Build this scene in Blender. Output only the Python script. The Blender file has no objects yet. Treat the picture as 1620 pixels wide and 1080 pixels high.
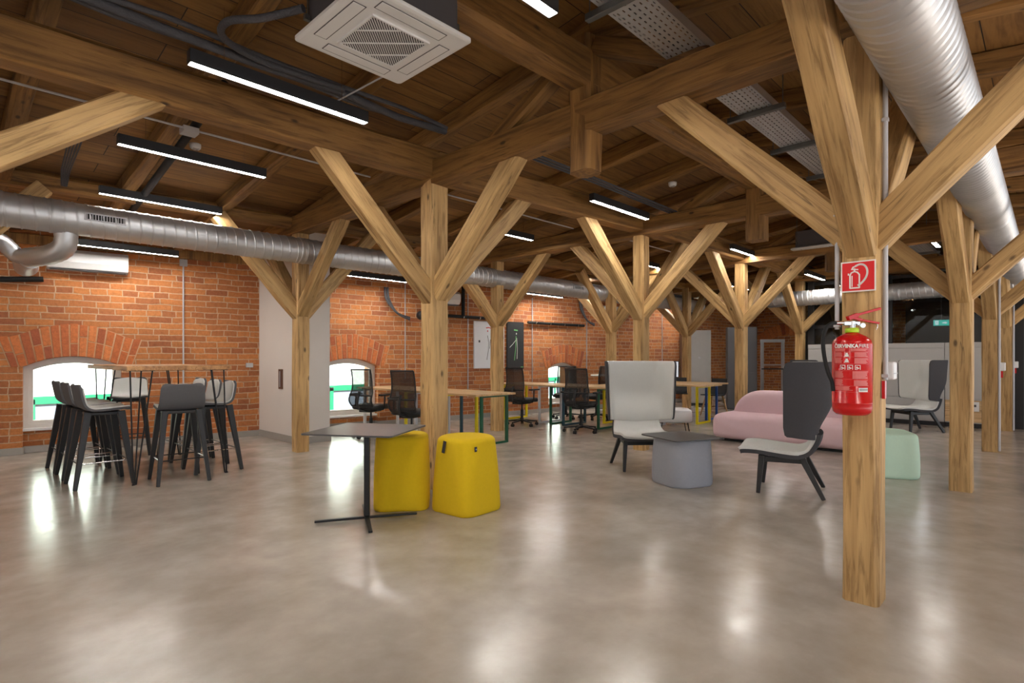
import bpy, bmesh, math, random
from mathutils import Vector, Matrix, Euler

random.seed(7)
scene = bpy.context.scene
COL = scene.collection

# ------------------------------------------------------------------ camera, world, exposure
FPX = 888.0                                   # focal length in pixels of a 1620 px wide frame
THETA = math.atan((1665 - 810) / FPX)
cam_data = bpy.data.cameras.new('camera')
cam_data.sensor_width = 36.0
cam_data.lens = FPX / 1620 * 36.0
cam_data.shift_y = 26 / 1620
cam_data.clip_start = 0.05
cam = bpy.data.objects.new('camera', cam_data)
cam.location = (0, 0, 1.25)
cam.rotation_euler = (math.pi / 2, 0, THETA - math.pi / 2)
COL.objects.link(cam)
scene.camera = cam

world = bpy.data.worlds.new('world')
scene.world = world
world.use_nodes = True
wn = world.node_tree
wn.nodes.clear()
bg = wn.nodes.new('ShaderNodeBackground')
bg.inputs[0].default_value = (0.86, 0.93, 1.0, 1)
bg.inputs[1].default_value = 1.7
wo = wn.nodes.new('ShaderNodeOutputWorld')
wn.links.new(bg.outputs[0], wo.inputs[0])

sun_d = bpy.data.lights.new('sun', 'SUN')
sun_d.energy = 42.0
sun_d.angle = math.radians(2)
sun_d.color = (1, 0.96, 0.9)
sun = bpy.data.objects.new('sun', sun_d)
sun.rotation_euler = (math.radians(32), 0, math.radians(-12))
COL.objects.link(sun)

LAMP = 100.0
scene.view_settings.view_transform = 'Standard'
scene.view_settings.look = 'None'
scene.view_settings.exposure = 0.16
scene.view_settings.gamma = 1.0
scene.view_settings.use_curve_mapping = False
try:
    scene.cycles.use_denoising = True
    scene.cycles.use_light_tree = True
    scene.cycles.max_bounces = 8
    scene.cycles.diffuse_bounces = 5
    scene.cycles.glossy_bounces = 4
    scene.cycles.transparent_max_bounces = 12
    scene.cycles.sample_clamp_indirect = 6.0
except Exception:
    pass

# ------------------------------------------------------------------ materials
def lin(c):
    return tuple(((v / 255) / 12.92 if v / 255 <= 0.04045 else ((v / 255 + 0.055) / 1.055) ** 2.4) for v in c) + (1,)

def nd(t, typ, **kw):
    n = t.nodes.new(typ)
    for k, v in kw.items():
        if k in n.inputs.keys():
            n.inputs[k].default_value = v
        else:
            setattr(n, k, v)
    return n

def base_mat(name):
    m = bpy.data.materials.new(name)
    m.use_nodes = True
    t = m.node_tree
    b = t.nodes['Principled BSDF']
    return m, t, b

def plain(name, rgb, rough=0.5, metal=0.0, var=0.06, scale=14.0, bump=0.0, bscale=120.0, spec=None, coat=0.0):
    """one colour with faint procedural variation and optional fine bump"""
    m, t, b = base_mat(name)
    col = lin(rgb)
    tc = nd(t, 'ShaderNodeTexCoord')
    no = nd(t, 'ShaderNodeTexNoise', Scale=scale, Detail=4.0)
    t.links.new(tc.outputs['Object'], no.inputs['Vector'])
    mx = nd(t, 'ShaderNodeMix', data_type='RGBA')
    mx.inputs[6].default_value = tuple(c * (1 - var) for c in col[:3]) + (1,)
    mx.inputs[7].default_value = tuple(min(1, c * (1 + var)) for c in col[:3]) + (1,)
    t.links.new(no.outputs[0], mx.inputs[0])
    t.links.new(mx.outputs[2], b.inputs['Base Color'])
    b.inputs['Roughness'].default_value = rough
    b.inputs['Metallic'].default_value = metal
    if spec is not None:
        b.inputs['Specular IOR Level'].default_value = spec
    if coat:
        b.inputs['Coat Weight'].default_value = coat
        b.inputs['Coat Roughness'].default_value = 0.08
    if bump:
        n2 = nd(t, 'ShaderNodeTexNoise', Scale=bscale, Detail=2.0)
        t.links.new(tc.outputs['Object'], n2.inputs['Vector'])
        bp = nd(t, 'ShaderNodeBump', Strength=bump, Distance=0.01)
        t.links.new(n2.outputs[0], bp.inputs['Height'])
        t.links.new(bp.outputs[0], b.inputs['Normal'])
    return m

def ramp(t, stops):
    r = nd(t, 'ShaderNodeValToRGB')
    e = r.color_ramp.elements
    while len(e) < len(stops):
        e.new(0.5)
    for k, (p, c) in enumerate(stops):
        e[k].position = p
        e[k].color = c
    return r

def wood(name, light, dark, rough=0.62, knots=True, axis='Z', gs=1.0, spread=0.12):
    """timber with grain along a local axis, darker streaks, knots and drying cracks"""
    m, t, b = base_mat(name)
    tc = nd(t, 'ShaderNodeTexCoord')
    oi = nd(t, 'ShaderNodeObjectInfo')
    off = nd(t, 'ShaderNodeVectorMath', operation='MULTIPLY_ADD')
    t.links.new(oi.outputs['Random'], off.inputs[0])
    off.inputs[1].default_value = (37, 23, 51)
    t.links.new(tc.outputs['Object'], off.inputs[2])
    mp = nd(t, 'ShaderNodeMapping')
    s = {'Z': (1, 1, 0.07), 'X': (0.07, 1, 1), 'Y': (1, 0.07, 1)}[axis]
    mp.inputs['Scale'].default_value = tuple(v * gs for v in s)
    t.links.new(off.outputs[0], mp.inputs['Vector'])
    n1 = nd(t, 'ShaderNodeTexNoise', Scale=38.0, Detail=7.0, Roughness=0.62, Distortion=0.6)
    n2 = nd(t, 'ShaderNodeTexNoise', Scale=7.0, Detail=4.0, Roughness=0.55, Distortion=1.4)
    n3 = nd(t, 'ShaderNodeTexNoise', Scale=1.6, Detail=2.0)
    for n in (n1, n2):
        t.links.new(mp.outputs[0], n.inputs['Vector'])
    t.links.new(off.outputs[0], n3.inputs['Vector'])
    lc, dc = lin(light), lin(dark)
    mid = tuple((a * 0.6 + c * 0.4) for a, c in zip(lc, dc))
    r1 = ramp(t, [(0.30, dc), (0.46, mid), (0.62, lc)])
    t.links.new(n2.outputs[0], r1.inputs[0])
    r2 = ramp(t, [(0.36, (0.50, 0.44, 0.36, 1)), (0.50, (0.96, 0.95, 0.94, 1)), (0.72, (1.08, 1.07, 1.05, 1))])
    t.links.new(n1.outputs[0], r2.inputs[0])
    mu = nd(t, 'ShaderNodeMix', data_type='RGBA', blend_type='MULTIPLY')
    mu.inputs[0].default_value = 0.85
    t.links.new(r1.outputs[0], mu.inputs[6])
    t.links.new(r2.outputs[0], mu.inputs[7])
    cur = mu.outputs[2]
    # broad tone patches
    r3 = ramp(t, [(0.32, (0.82, 0.80, 0.76, 1)), (0.68, (1.08, 1.06, 1.02, 1))])
    t.links.new(n3.outputs[0], r3.inputs[0])
    m3 = nd(t, 'ShaderNodeMix', data_type='RGBA', blend_type='MULTIPLY')
    m3.inputs[0].default_value = 1.0
    t.links.new(cur, m3.inputs[6])
    t.links.new(r3.outputs[0], m3.inputs[7])
    cur = m3.outputs[2]
    hgt = n1.outputs[0]
    if knots:
        mpk = nd(t, 'ShaderNodeMapping')
        mpk.inputs['Scale'].default_value = {'Z': (1, 1, 0.45), 'X': (0.45, 1, 1), 'Y': (1, 0.45, 1)}[axis]
        t.links.new(off.outputs[0], mpk.inputs['Vector'])
        vo = nd(t, 'ShaderNodeTexVoronoi', Scale=5.5)
        t.links.new(mpk.outputs[0], vo.inputs['Vector'])
        rk = ramp(t, [(0.05, (1, 1, 1, 1)), (0.11, (0, 0, 0, 1))])
        t.links.new(vo.outputs['Distance'], rk.inputs[0])
        mk = nd(t, 'ShaderNodeMix', data_type='RGBA')
        t.links.new(rk.outputs[0], mk.inputs[0])
        t.links.new(cur, mk.inputs[6])
        mk.inputs[7].default_value = tuple(c * 0.35 for c in dc[:3]) + (1,)
        cur = mk.outputs[2]
        # long drying cracks
        mpc = nd(t, 'ShaderNodeMapping')
        mpc.inputs['Scale'].default_value = {'Z': (1, 1, 0.03), 'X': (0.03, 1, 1), 'Y': (1, 0.03, 1)}[axis]
        t.links.new(off.outputs[0], mpc.inputs['Vector'])
        nc = nd(t, 'ShaderNodeTexNoise', Scale=9.0, Detail=3.0, Distortion=0.3)
        t.links.new(mpc.outputs[0], nc.inputs['Vector'])
        rc = ramp(t, [(0.497, (0, 0, 0, 1)), (0.501, (1, 1, 1, 1)), (0.505, (0, 0, 0, 1))])
        t.links.new(nc.outputs[0], rc.inputs[0])
        ng = nd(t, 'ShaderNodeTexNoise', Scale=2.0)
        t.links.new(off.outputs[0], ng.inputs['Vector'])
        rg = ramp(t, [(0.50, (0, 0, 0, 1)), (0.58, (1, 1, 1, 1))])
        t.links.new(ng.outputs[0], rg.inputs[0])
        ml = nd(t, 'ShaderNodeMath', operation='MULTIPLY')
        t.links.new(rc.outputs[0], ml.inputs[0])
        t.links.new(rg.outputs[0], ml.inputs[1])
        mc = nd(t, 'ShaderNodeMix', data_type='RGBA')
        t.links.new(ml.outputs[0], mc.inputs[0])
        t.links.new(cur, mc.inputs[6])
        mc.inputs[7].default_value = tuple(c * 0.3 for c in dc[:3]) + (1,)
        cur = mc.outputs[2]
    # per-object tone
    mr = nd(t, 'ShaderNodeMapRange')
    mr.inputs['To Min'].default_value = 1 - spread
    mr.inputs['To Max'].default_value = 1 + spread
    t.links.new(oi.outputs['Random'], mr.inputs['Value'])
    vm = nd(t, 'ShaderNodeVectorMath', operation='SCALE')
    t.links.new(cur, vm.inputs[0])
    t.links.new(mr.outputs[0], vm.inputs['Scale'])
    t.links.new(vm.outputs[0], b.inputs['Base Color'])
    b.inputs['Roughness'].default_value = rough
    bp = nd(t, 'ShaderNodeBump', Strength=0.35, Distance=0.012)
    t.links.new(hgt, bp.inputs['Height'])
    t.links.new(bp.outputs[0], b.inputs['Normal'])
    return m

M = {}
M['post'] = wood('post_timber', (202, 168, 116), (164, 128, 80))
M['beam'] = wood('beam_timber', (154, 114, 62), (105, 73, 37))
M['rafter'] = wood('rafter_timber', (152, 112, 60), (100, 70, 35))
M['desk'] = wood('desk_plywood', (226, 194, 150), (205, 168, 122), rough=0.4, knots=False, axis='Y', gs=0.8, spread=0.04)
M['bartop'] = wood('bar_top_wood', (206, 158, 108), (176, 126, 82), rough=0.45, knots=False, axis='Y', gs=0.8, spread=0.04)
M['blackwood'] = plain('black_stained_wood', (34, 35, 37), 0.45, var=0.15, scale=30)
M['black'] = plain('black_metal', (28, 29, 31), 0.4, 0.3)
M['blackplastic'] = plain('black_plastic', (24, 25, 28), 0.5)
M['rubber'] = plain('black_rubber', (18, 18, 19), 0.75)
M['steelblack'] = plain('dark_painted_steel', (40, 41, 44), 0.42)
M['graphite_top'] = plain('graphite_laminate', (70, 70, 72), 0.33, var=0.04)
M['yellow'] = plain('yellow_wool', (226, 190, 12), 0.9, var=0.05, scale=40, bump=0.5, bscale=420)
M['greyblue'] = plain('grey_blue_wool', (156, 160, 170), 0.92, var=0.05, scale=40, bump=0.4, bscale=420)
M['pink'] = plain('pink_wool', (238, 206, 214), 0.9, var=0.03, scale=40, bump=0.3, bscale=380)
M['mint'] = plain('mint_wool', (216, 250, 230), 0.9, var=0.03, scale=40, bump=0.3, bscale=400)
M['lightgrey'] = plain('light_grey_wool', (212, 213, 210), 0.9, var=0.04, scale=60, bump=0.3, bscale=420)
M['charcoal'] = plain('charcoal_wool', (66, 66, 70), 0.92, var=0.1, scale=60, bump=0.4, bscale=420)
M['midgrey'] = plain('mid_grey_wool', (92, 92, 95), 0.9, var=0.08, scale=60, bump=0.3, bscale=420)
M['white'] = plain('white_enamel', (232, 232, 232), 0.35, var=0.02)
M['whitewall'] = plain('white_plaster', (228, 222, 216), 0.85, var=0.03, scale=3, bump=0.15, bscale=60)
M['conduit'] = plain('grey_conduit', (190, 190, 194), 0.4, var=0.03)
M['baseboard'] = plain('grey_baseboard', (160, 156, 150), 0.5, var=0.04)
M['darkbox'] = plain('dark_grey_casing', (78, 76, 80), 0.6)
M['insul'] = plain('grey_foam_insulation', (70, 70, 76), 0.7, var=0.15, scale=30, bump=0.6, bscale=60)
M['galv_dark'] = plain('galvanised_strut', (110, 112, 112), 0.4, 0.8, var=0.1)
M['chrome'] = plain('chrome', (210, 210, 212), 0.18, 1.0, var=0.01)
M['red'] = plain('red_enamel', (196, 6, 12), 0.25, var=0.03, coat=0.25)
M['redsign'] = plain('red_sign_face', (220, 16, 26), 0.4, var=0.02)
M['labelred'] = plain('label_pink_print', (226, 120, 116), 0.35, var=0.05, scale=60)
M['print'] = plain('white_print', (240, 236, 232), 0.5, var=0.01)
M['lime'] = plain('lime_plastic', (176, 214, 40), 0.4)
M['green'] = plain('green_powder_coat', (18, 88, 62), 0.42)
M['teal'] = plain('teal_powder_coat', (36, 76, 92), 0.42)
M['yellowsteel'] = plain('yellow_powder_coat', (240, 220, 20), 0.42)
M['whitesteel'] = plain('white_powder_coat', (214, 216, 222), 0.4)
M['blue'] = plain('blue_powder_coat', (26, 78, 160), 0.42)
M['palewood'] = wood('pale_leg_wood', (214, 176, 128), (186, 146, 100), knots=False, gs=1.2, spread=0.04)
M['upvc'] = plain('white_window_frame', (226, 222, 216), 0.4, var=0.02)
M['artblack'] = plain('black_canvas', (40, 42, 44), 0.7)
M['artwhite'] = plain('white_canvas', (226, 228, 232), 0.7, var=0.02)
M['exitgreen'] = plain('green_exit_face', (0, 150, 110), 0.4)
M['strap'] = plain('black_leather_strap', (38, 36, 44), 0.6)
M['cabinet'] = plain('grey_cabinet_front', (180, 178, 176), 0.5, var=0.03)
M['darkgrey_panel'] = plain('dark_grey_steel_door', (92, 92, 96), 0.5, var=0.1, scale=3)
M['brownside'] = plain('brown_side_panel', (110, 78, 56), 0.6)
M['facade'] = plain('pale_mint_render', (222, 240, 232), 0.8, var=0.03, scale=1)
M['facadegreen'] = plain('green_window_trim', (0, 92, 62), 0.5)
M['facadeglass'] = plain('pale_blue_pane', (96, 108, 120), 0.25)
M['pavement'] = plain('grey_paving', (150, 150, 148), 0.9, var=0.15, scale=2)
M['redpaint'] = plain('red_paint_dribble', (200, 40, 40), 0.5)
M['greenpaint'] = plain('green_paint_dribble', (120, 200, 120), 0.5)
M['screen'] = plain('dark_screen_glass', (14, 16, 20), 0.15)
M['niche'] = plain('red_brown_niche', (96, 58, 50), 0.6)
M['floorbox'] = plain('pale_grey_fleece', (170, 168, 170), 0.95, var=0.1, scale=20)

def emis(name, rgb, strength):
    m, t, b = base_mat(name)
    b.inputs['Base Color'].default_value = (0.8, 0.8, 0.8, 1)
    b.inputs['Emission Color'].default_value = rgb + (1,)
    b.inputs['Emission Strength'].default_value = strength
    return m
M['lamp'] = emis('lit_diffuser', (1.0, 0.95, 0.88), LAMP)
M['exitlit'] = emis('lit_exit_face', (0.0, 0.55, 0.40), 1.2)
M['exitwhite'] = emis('lit_exit_symbol', (1.0, 1.0, 1.0), 1.2)
M['monitor'] = emis('lit_monitor', (0.75, 0.85, 1.0), 0.45)

def mat_galv():
    m, t, b = base_mat('galvanised_duct')
    tc = nd(t, 'ShaderNodeTexCoord')
    vo = nd(t, 'ShaderNodeTexVoronoi', Scale=26.0)
    t.links.new(tc.outputs['Object'], vo.inputs['Vector'])
    no = nd(t, 'ShaderNodeTexNoise', Scale=3.0, Detail=5.0)
    t.links.new(tc.outputs['Object'], no.inputs['Vector'])
    r = ramp(t, [(0.2, lin((192, 193, 196))), (0.8, lin((222, 223, 226)))])
    t.links.new(no.outputs[0], r.inputs[0])
    t.links.new(r.outputs[0], b.inputs['Base Color'])
    b.inputs['Metallic'].default_value = 0.82
    r2 = nd(t, 'ShaderNodeMapRange')
    r2.inputs['To Min'].default_value = 0.36
    r2.inputs['To Max'].default_value = 0.50
    t.links.new(no.outputs[0], r2.inputs['Value'])
    t.links.new(r2.outputs[0], b.inputs['Roughness'])
    bp = nd(t, 'ShaderNodeBump', Strength=0.08, Distance=0.01)
    t.links.new(no.outputs[0], bp.inputs['Height'])
    t.links.new(bp.outputs[0], b.inputs['Normal'])
    return m
M['galv'] = mat_galv()

def mat_brick():
    m, t, b = base_mat('orange_brickwork')
    tc = nd(t, 'ShaderNodeTexCoord')
    sx = nd(t, 'ShaderNodeSeparateXYZ')
    t.links.new(tc.outputs['Object'], sx.inputs[0])
    cx = nd(t, 'ShaderNodeCombineXYZ')
    # fold the thickness direction in, so returns and reveals carry brick too
    ad = nd(t, 'ShaderNodeMath', operation='ADD')
    t.links.new(sx.outputs[0], ad.inputs[0])
    t.links.new(sx.outputs[1], ad.inputs[1])
    t.links.new(ad.outputs[0], cx.inputs[0])
    t.links.new(sx.outputs[2], cx.inputs[1])
    # wobble the joints slightly
    wob = nd(t, 'ShaderNodeTexNoise', Scale=3.5, Detail=3.0)
    t.links.new(tc.outputs['Object'], wob.inputs['Vector'])
    wm = nd(t, 'ShaderNodeVectorMath', operation='MULTIPLY_ADD')
    t.links.new(wob.outputs['Color'], wm.inputs[0])
    wm.inputs[1].default_value = (0.06, 0.035, 0)
    t.links.new(cx.outputs[0], wm.inputs[2])
    br = nd(t, 'ShaderNodeTexBrick', Scale=1.0)
    br.inputs['Brick Width'].default_value = 0.30
    br.inputs['Row Height'].default_value = 0.089
    br.inputs['Mortar Size'].default_value = 0.0085
    br.inputs['Mortar Smooth'].default_value = 0.35
    br.inputs['Bias'].default_value = -0.15
    br.offset = 0.5
    br.squash = 0.62
    br.squash_frequency = 3
    br.inputs['Color1'].default_value = lin((204, 132, 74))
    br.inputs['Color2'].default_value = lin((156, 92, 60))
    br.inputs['Mortar'].default_value = lin((206, 174, 142))
    t.links.new(wm.outputs[0], br.inputs['Vector'])
    n = nd(t, 'ShaderNodeTexNoise', Scale=24.0, Detail=6.0, Roughness=0.7)
    t.links.new(tc.outputs['Object'], n.inputs['Vector'])
    r = ramp(t, [(0.3, (0.68, 0.64, 0.6, 1)), (0.55, (1, 1, 1, 1)), (0.8, (1.15, 1.12, 1.08, 1))])
    t.links.new(n.outputs[0], r.inputs[0])
    mu = nd(t, 'ShaderNodeMix', data_type='RGBA', blend_type='MULTIPLY')
    mu.inputs[0].default_value = 0.8
    t.links.new(br.outputs['Color'], mu.inputs[6])
    t.links.new(r.outputs[0], mu.inputs[7])
    n2 = nd(t, 'ShaderNodeTexNoise', Scale=1.1, Detail=3.0)
    t.links.new(tc.outputs['Object'], n2.inputs['Vector'])
    r2 = ramp(t, [(0.35, (0.86, 0.82, 0.80, 1)), (0.65, (1.08, 1.06, 1.04, 1))])
    t.links.new(n2.outputs[0], r2.inputs[0])
    m2 = nd(t, 'ShaderNodeMix', data_type='RGBA', blend_type='MULTIPLY')
    m2.inputs[0].default_value = 1.0
    t.links.new(mu.outputs[2], m2.inputs[6])
    t.links.new(r2.outputs[0], m2.inputs[7])
    t.links.new(m2.outputs[2], b.inputs['Base Color'])
    b.inputs['Roughness'].default_value = 0.82
    mh = nd(t, 'ShaderNodeMath', operation='MULTIPLY_ADD')
    mh.inputs[1].default_value = -1.0
    t.links.new(br.outputs['Fac'], mh.inputs[0])
    mn = nd(t, 'ShaderNodeMath', operation='MULTIPLY')
    mn.inputs[1].default_value = 0.5
    t.links.new(n.outputs[0], mn.inputs[0])
    t.links.new(mn.outputs[0], mh.inputs[2])
    bp = nd(t, 'ShaderNodeBump', Strength=0.8, Distance=0.012)
    t.links.new(mh.outputs[0], bp.inputs['Height'])
    t.links.new(bp.outputs[0], b.inputs['Normal'])
    return m
M['brick'] = mat_brick()

def mat_voussoir():
    m, t, b = base_mat('arch_brick')
    tc = nd(t, 'ShaderNodeTexCoord')
    at = nd(t, 'ShaderNodeAttribute', attribute_name='tone')
    r = ramp(t, [(0.0, lin((162, 88, 58))), (0.5, lin((198, 112, 62))), (1.0, lin((216, 134, 78)))])
    t.links.new(at.outputs['Fac'], r.inputs[0])
    n = nd(t, 'ShaderNodeTexNoise', Scale=30.0, Detail=6.0, Roughness=0.7)
    t.links.new(tc.outputs['Object'], n.inputs['Vector'])
    r2 = ramp(t, [(0.3, (0.65, 0.62, 0.6, 1)), (0.6, (1.08, 1.06, 1.03, 1))])
    t.links.new(n.outputs[0], r2.inputs[0])
    mu = nd(t, 'ShaderNodeMix', data_type='RGBA', blend_type='MULTIPLY')
    mu.inputs[0].default_value = 0.8
    t.links.new(r.outputs[0], mu.inputs[6])
    t.links.new(r2.outputs[0], mu.inputs[7])
    t.links.new(mu.outputs[2], b.inputs['Base Color'])
    b.inputs['Roughness'].default_value = 0.82
    bp = nd(t, 'ShaderNodeBump', Strength=0.5, Distance=0.01)
    t.links.new(n.outputs[0], bp.inputs['Height'])
    t.links.new(bp.outputs[0], b.inputs['Normal'])
    return m
M['voussoir'] = mat_voussoir()
M['mortar'] = plain('lime_mortar', (200, 160, 124), 0.9, var=0.15, scale=12, bump=0.6, bscale=50)

def mat_floor():
    m, t, b = base_mat('sealed_taupe_screed')
    tc = nd(t, 'ShaderNodeTexCoord')
    n1 = nd(t, 'ShaderNodeTexNoise', Scale=0.9, Detail=8.0, Roughness=0.62, Distortion=0.2)
    n2 = nd(t, 'ShaderNodeTexNoise', Scale=4.0, Detail=5.0, Roughness=0.55)
    n3 = nd(t, 'ShaderNodeTexNoise', Scale=60.0, Detail=4.0)
    for n in (n1, n2, n3):
        t.links.new(tc.outputs['Object'], n.inputs['Vector'])
    r1 = ramp(t, [(0.34, lin((158, 149, 139))), (0.5, lin((173, 164, 154))), (0.66, lin((187, 178, 169)))])
    t.links.new(n1.outputs[0], r1.inputs[0])
    r2 = ramp(t, [(0.32, (0.87, 0.87, 0.86, 1)), (0.68, (1.06, 1.06, 1.06, 1))])
    t.links.new(n2.outputs[0], r2.inputs[0])
    mu = nd(t, 'ShaderNodeMix', data_type='RGBA', blend_type='MULTIPLY')
    mu.inputs[0].default_value = 0.9
    t.links.new(r1.outputs[0], mu.inputs[6])
    t.links.new(r2.outputs[0], mu.inputs[7])
    t.links.new(mu.outputs[2], b.inputs['Base Color'])
    mr = nd(t, 'ShaderNodeMapRange')
    mr.inputs['From Min'].default_value = 0.3
    mr.inputs['From Max'].default_value = 0.7
    mr.inputs['To Min'].default_value = 0.16
    mr.inputs['To Max'].default_value = 0.265
    t.links.new(n2.outputs[0], mr.inputs['Value'])
    t.links.new(mr.outputs[0], b.inputs['Roughness'])
    b.inputs['Specular IOR Level'].default_value = 0.75
    bp = nd(t, 'ShaderNodeBump', Strength=0.015, Distance=0.01)
    t.links.new(n2.outputs[0], bp.inputs['Height'])
    t.links.new(bp.outputs[0], b.inputs['Normal'])
    return m
M['floor'] = mat_floor()

def mat_deck():
    """roof boards running along X, on a surface whose local Y climbs the slope"""
    m, t, b = base_mat('roof_boarding')
    tc = nd(t, 'ShaderNodeTexCoord')
    mp = nd(t, 'ShaderNodeMapping')
    t.links.new(tc.outputs['Object'], mp.inputs['Vector'])
    br = nd(t, 'ShaderNodeTexBrick', Scale=1.0)
    br.inputs['Brick Width'].default_value = 3.4
    br.inputs['Row Height'].default_value = 0.24
    br.inputs['Mortar Size'].default_value = 0.004
    br.inputs['Mortar Smooth'].default_value = 0.2
    br.offset = 0.37
    br.inputs['Color1'].default_value = lin((150, 110, 58))
    br.inputs['Color2'].default_value = lin((113, 78, 39))
    br.inputs['Mortar'].default_value = lin((30, 18, 10))
    t.links.new(mp.outputs[0], br.inputs['Vector'])
    mp2 = nd(t, 'ShaderNodeMapping')
    mp2.inputs['Scale'].default_value = (0.09, 1, 1)
    t.links.new(tc.outputs['Object'], mp2.inputs['Vector'])
    n = nd(t, 'ShaderNodeTexNoise', Scale=20.0, Detail=7.0, Roughness=0.65, Distortion=0.7)
    t.links.new(mp2.outputs[0], n.inputs['Vector'])
    r = ramp(t, [(0.32, (0.52, 0.46, 0.40, 1)), (0.55, (1, 1, 1, 1)), (0.75, (1.15, 1.12, 1.08, 1))])
    t.links.new(n.outputs[0], r.inputs[0])
    mu = nd(t, 'ShaderNodeMix', data_type='RGBA', blend_type='MULTIPLY')
    mu.inputs[0].default_value = 0.9
    t.links.new(br.outputs['Color'], mu.inputs[6])
    t.links.new(r.outputs[0], mu.inputs[7])
    t.links.new(mu.outputs[2], b.inputs['Base Color'])
    b.inputs['Roughness'].default_value = 0.65
    bp = nd(t, 'ShaderNodeBump', Strength=0.7, Distance=0.01)
    inv = nd(t, 'ShaderNodeMath', operation='SUBTRACT')
    inv.inputs[0].default_value = 1.0
    t.links.new(br.outputs['Fac'], inv.inputs[1])
    t.links.new(inv.outputs[0], bp.inputs['Height'])
    t.links.new(bp.outputs[0], b.inputs['Normal'])
    return m
M['deck'] = mat_deck()

def mat_glass(name, tint=(1, 1, 1), refl=1.0):
    m = bpy.data.materials.new(name)
    m.use_nodes = True
    t = m.node_tree
    t.nodes.clear()
    o = nd(t, 'ShaderNodeOutputMaterial')
    tr = nd(t, 'ShaderNodeBsdfTransparent')
    tr.inputs[0].default_value = tint + (1,)
    gl = nd(t, 'ShaderNodeBsdfGlossy')
    gl.inputs['Roughness'].default_value = 0.02
    fr = nd(t, 'ShaderNodeFresnel')
    fr.inputs['IOR'].default_value = 1.5
    mx = nd(t, 'ShaderNodeMixShader')
    t.links.new(fr.outputs[0], mx.inputs[0])
    t.links.new(tr.outputs[0], mx.inputs[1])
    t.links.new(gl.outputs[0], mx.inputs[2])
    t.links.new(mx.outputs[0], o.inputs[0])
    return m
M['glass'] = mat_glass('window_glass', (0.97, 0.99, 0.98))
M['darkglass'] = mat_glass('partition_glass', (0.62, 0.64, 0.66))

def mat_mesh():
    m = bpy.data.materials.new('black_mesh_fabric')
    m.use_nodes = True
    t = m.node_tree
    b = t.nodes['Principled BSDF']
    b.inputs['Base Color'].default_value = (0.012, 0.012, 0.014, 1)
    b.inputs['Roughness'].default_value = 0.7
    tc = nd(t, 'ShaderNodeTexCoord')
    ck = nd(t, 'ShaderNodeTexNoise', Scale=350.0)
    t.links.new(tc.outputs['Object'], ck.inputs['Vector'])
    r = ramp(t, [(0.44, (0.35, 0.35, 0.35, 1)), (0.56, (0.88, 0.88, 0.88, 1))])
    t.links.new(ck.outputs[0], r.inputs[0])
    t.links.new(r.outputs[0], b.inputs['Alpha'])
    return m
M['mesh'] = mat_mesh()

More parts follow.
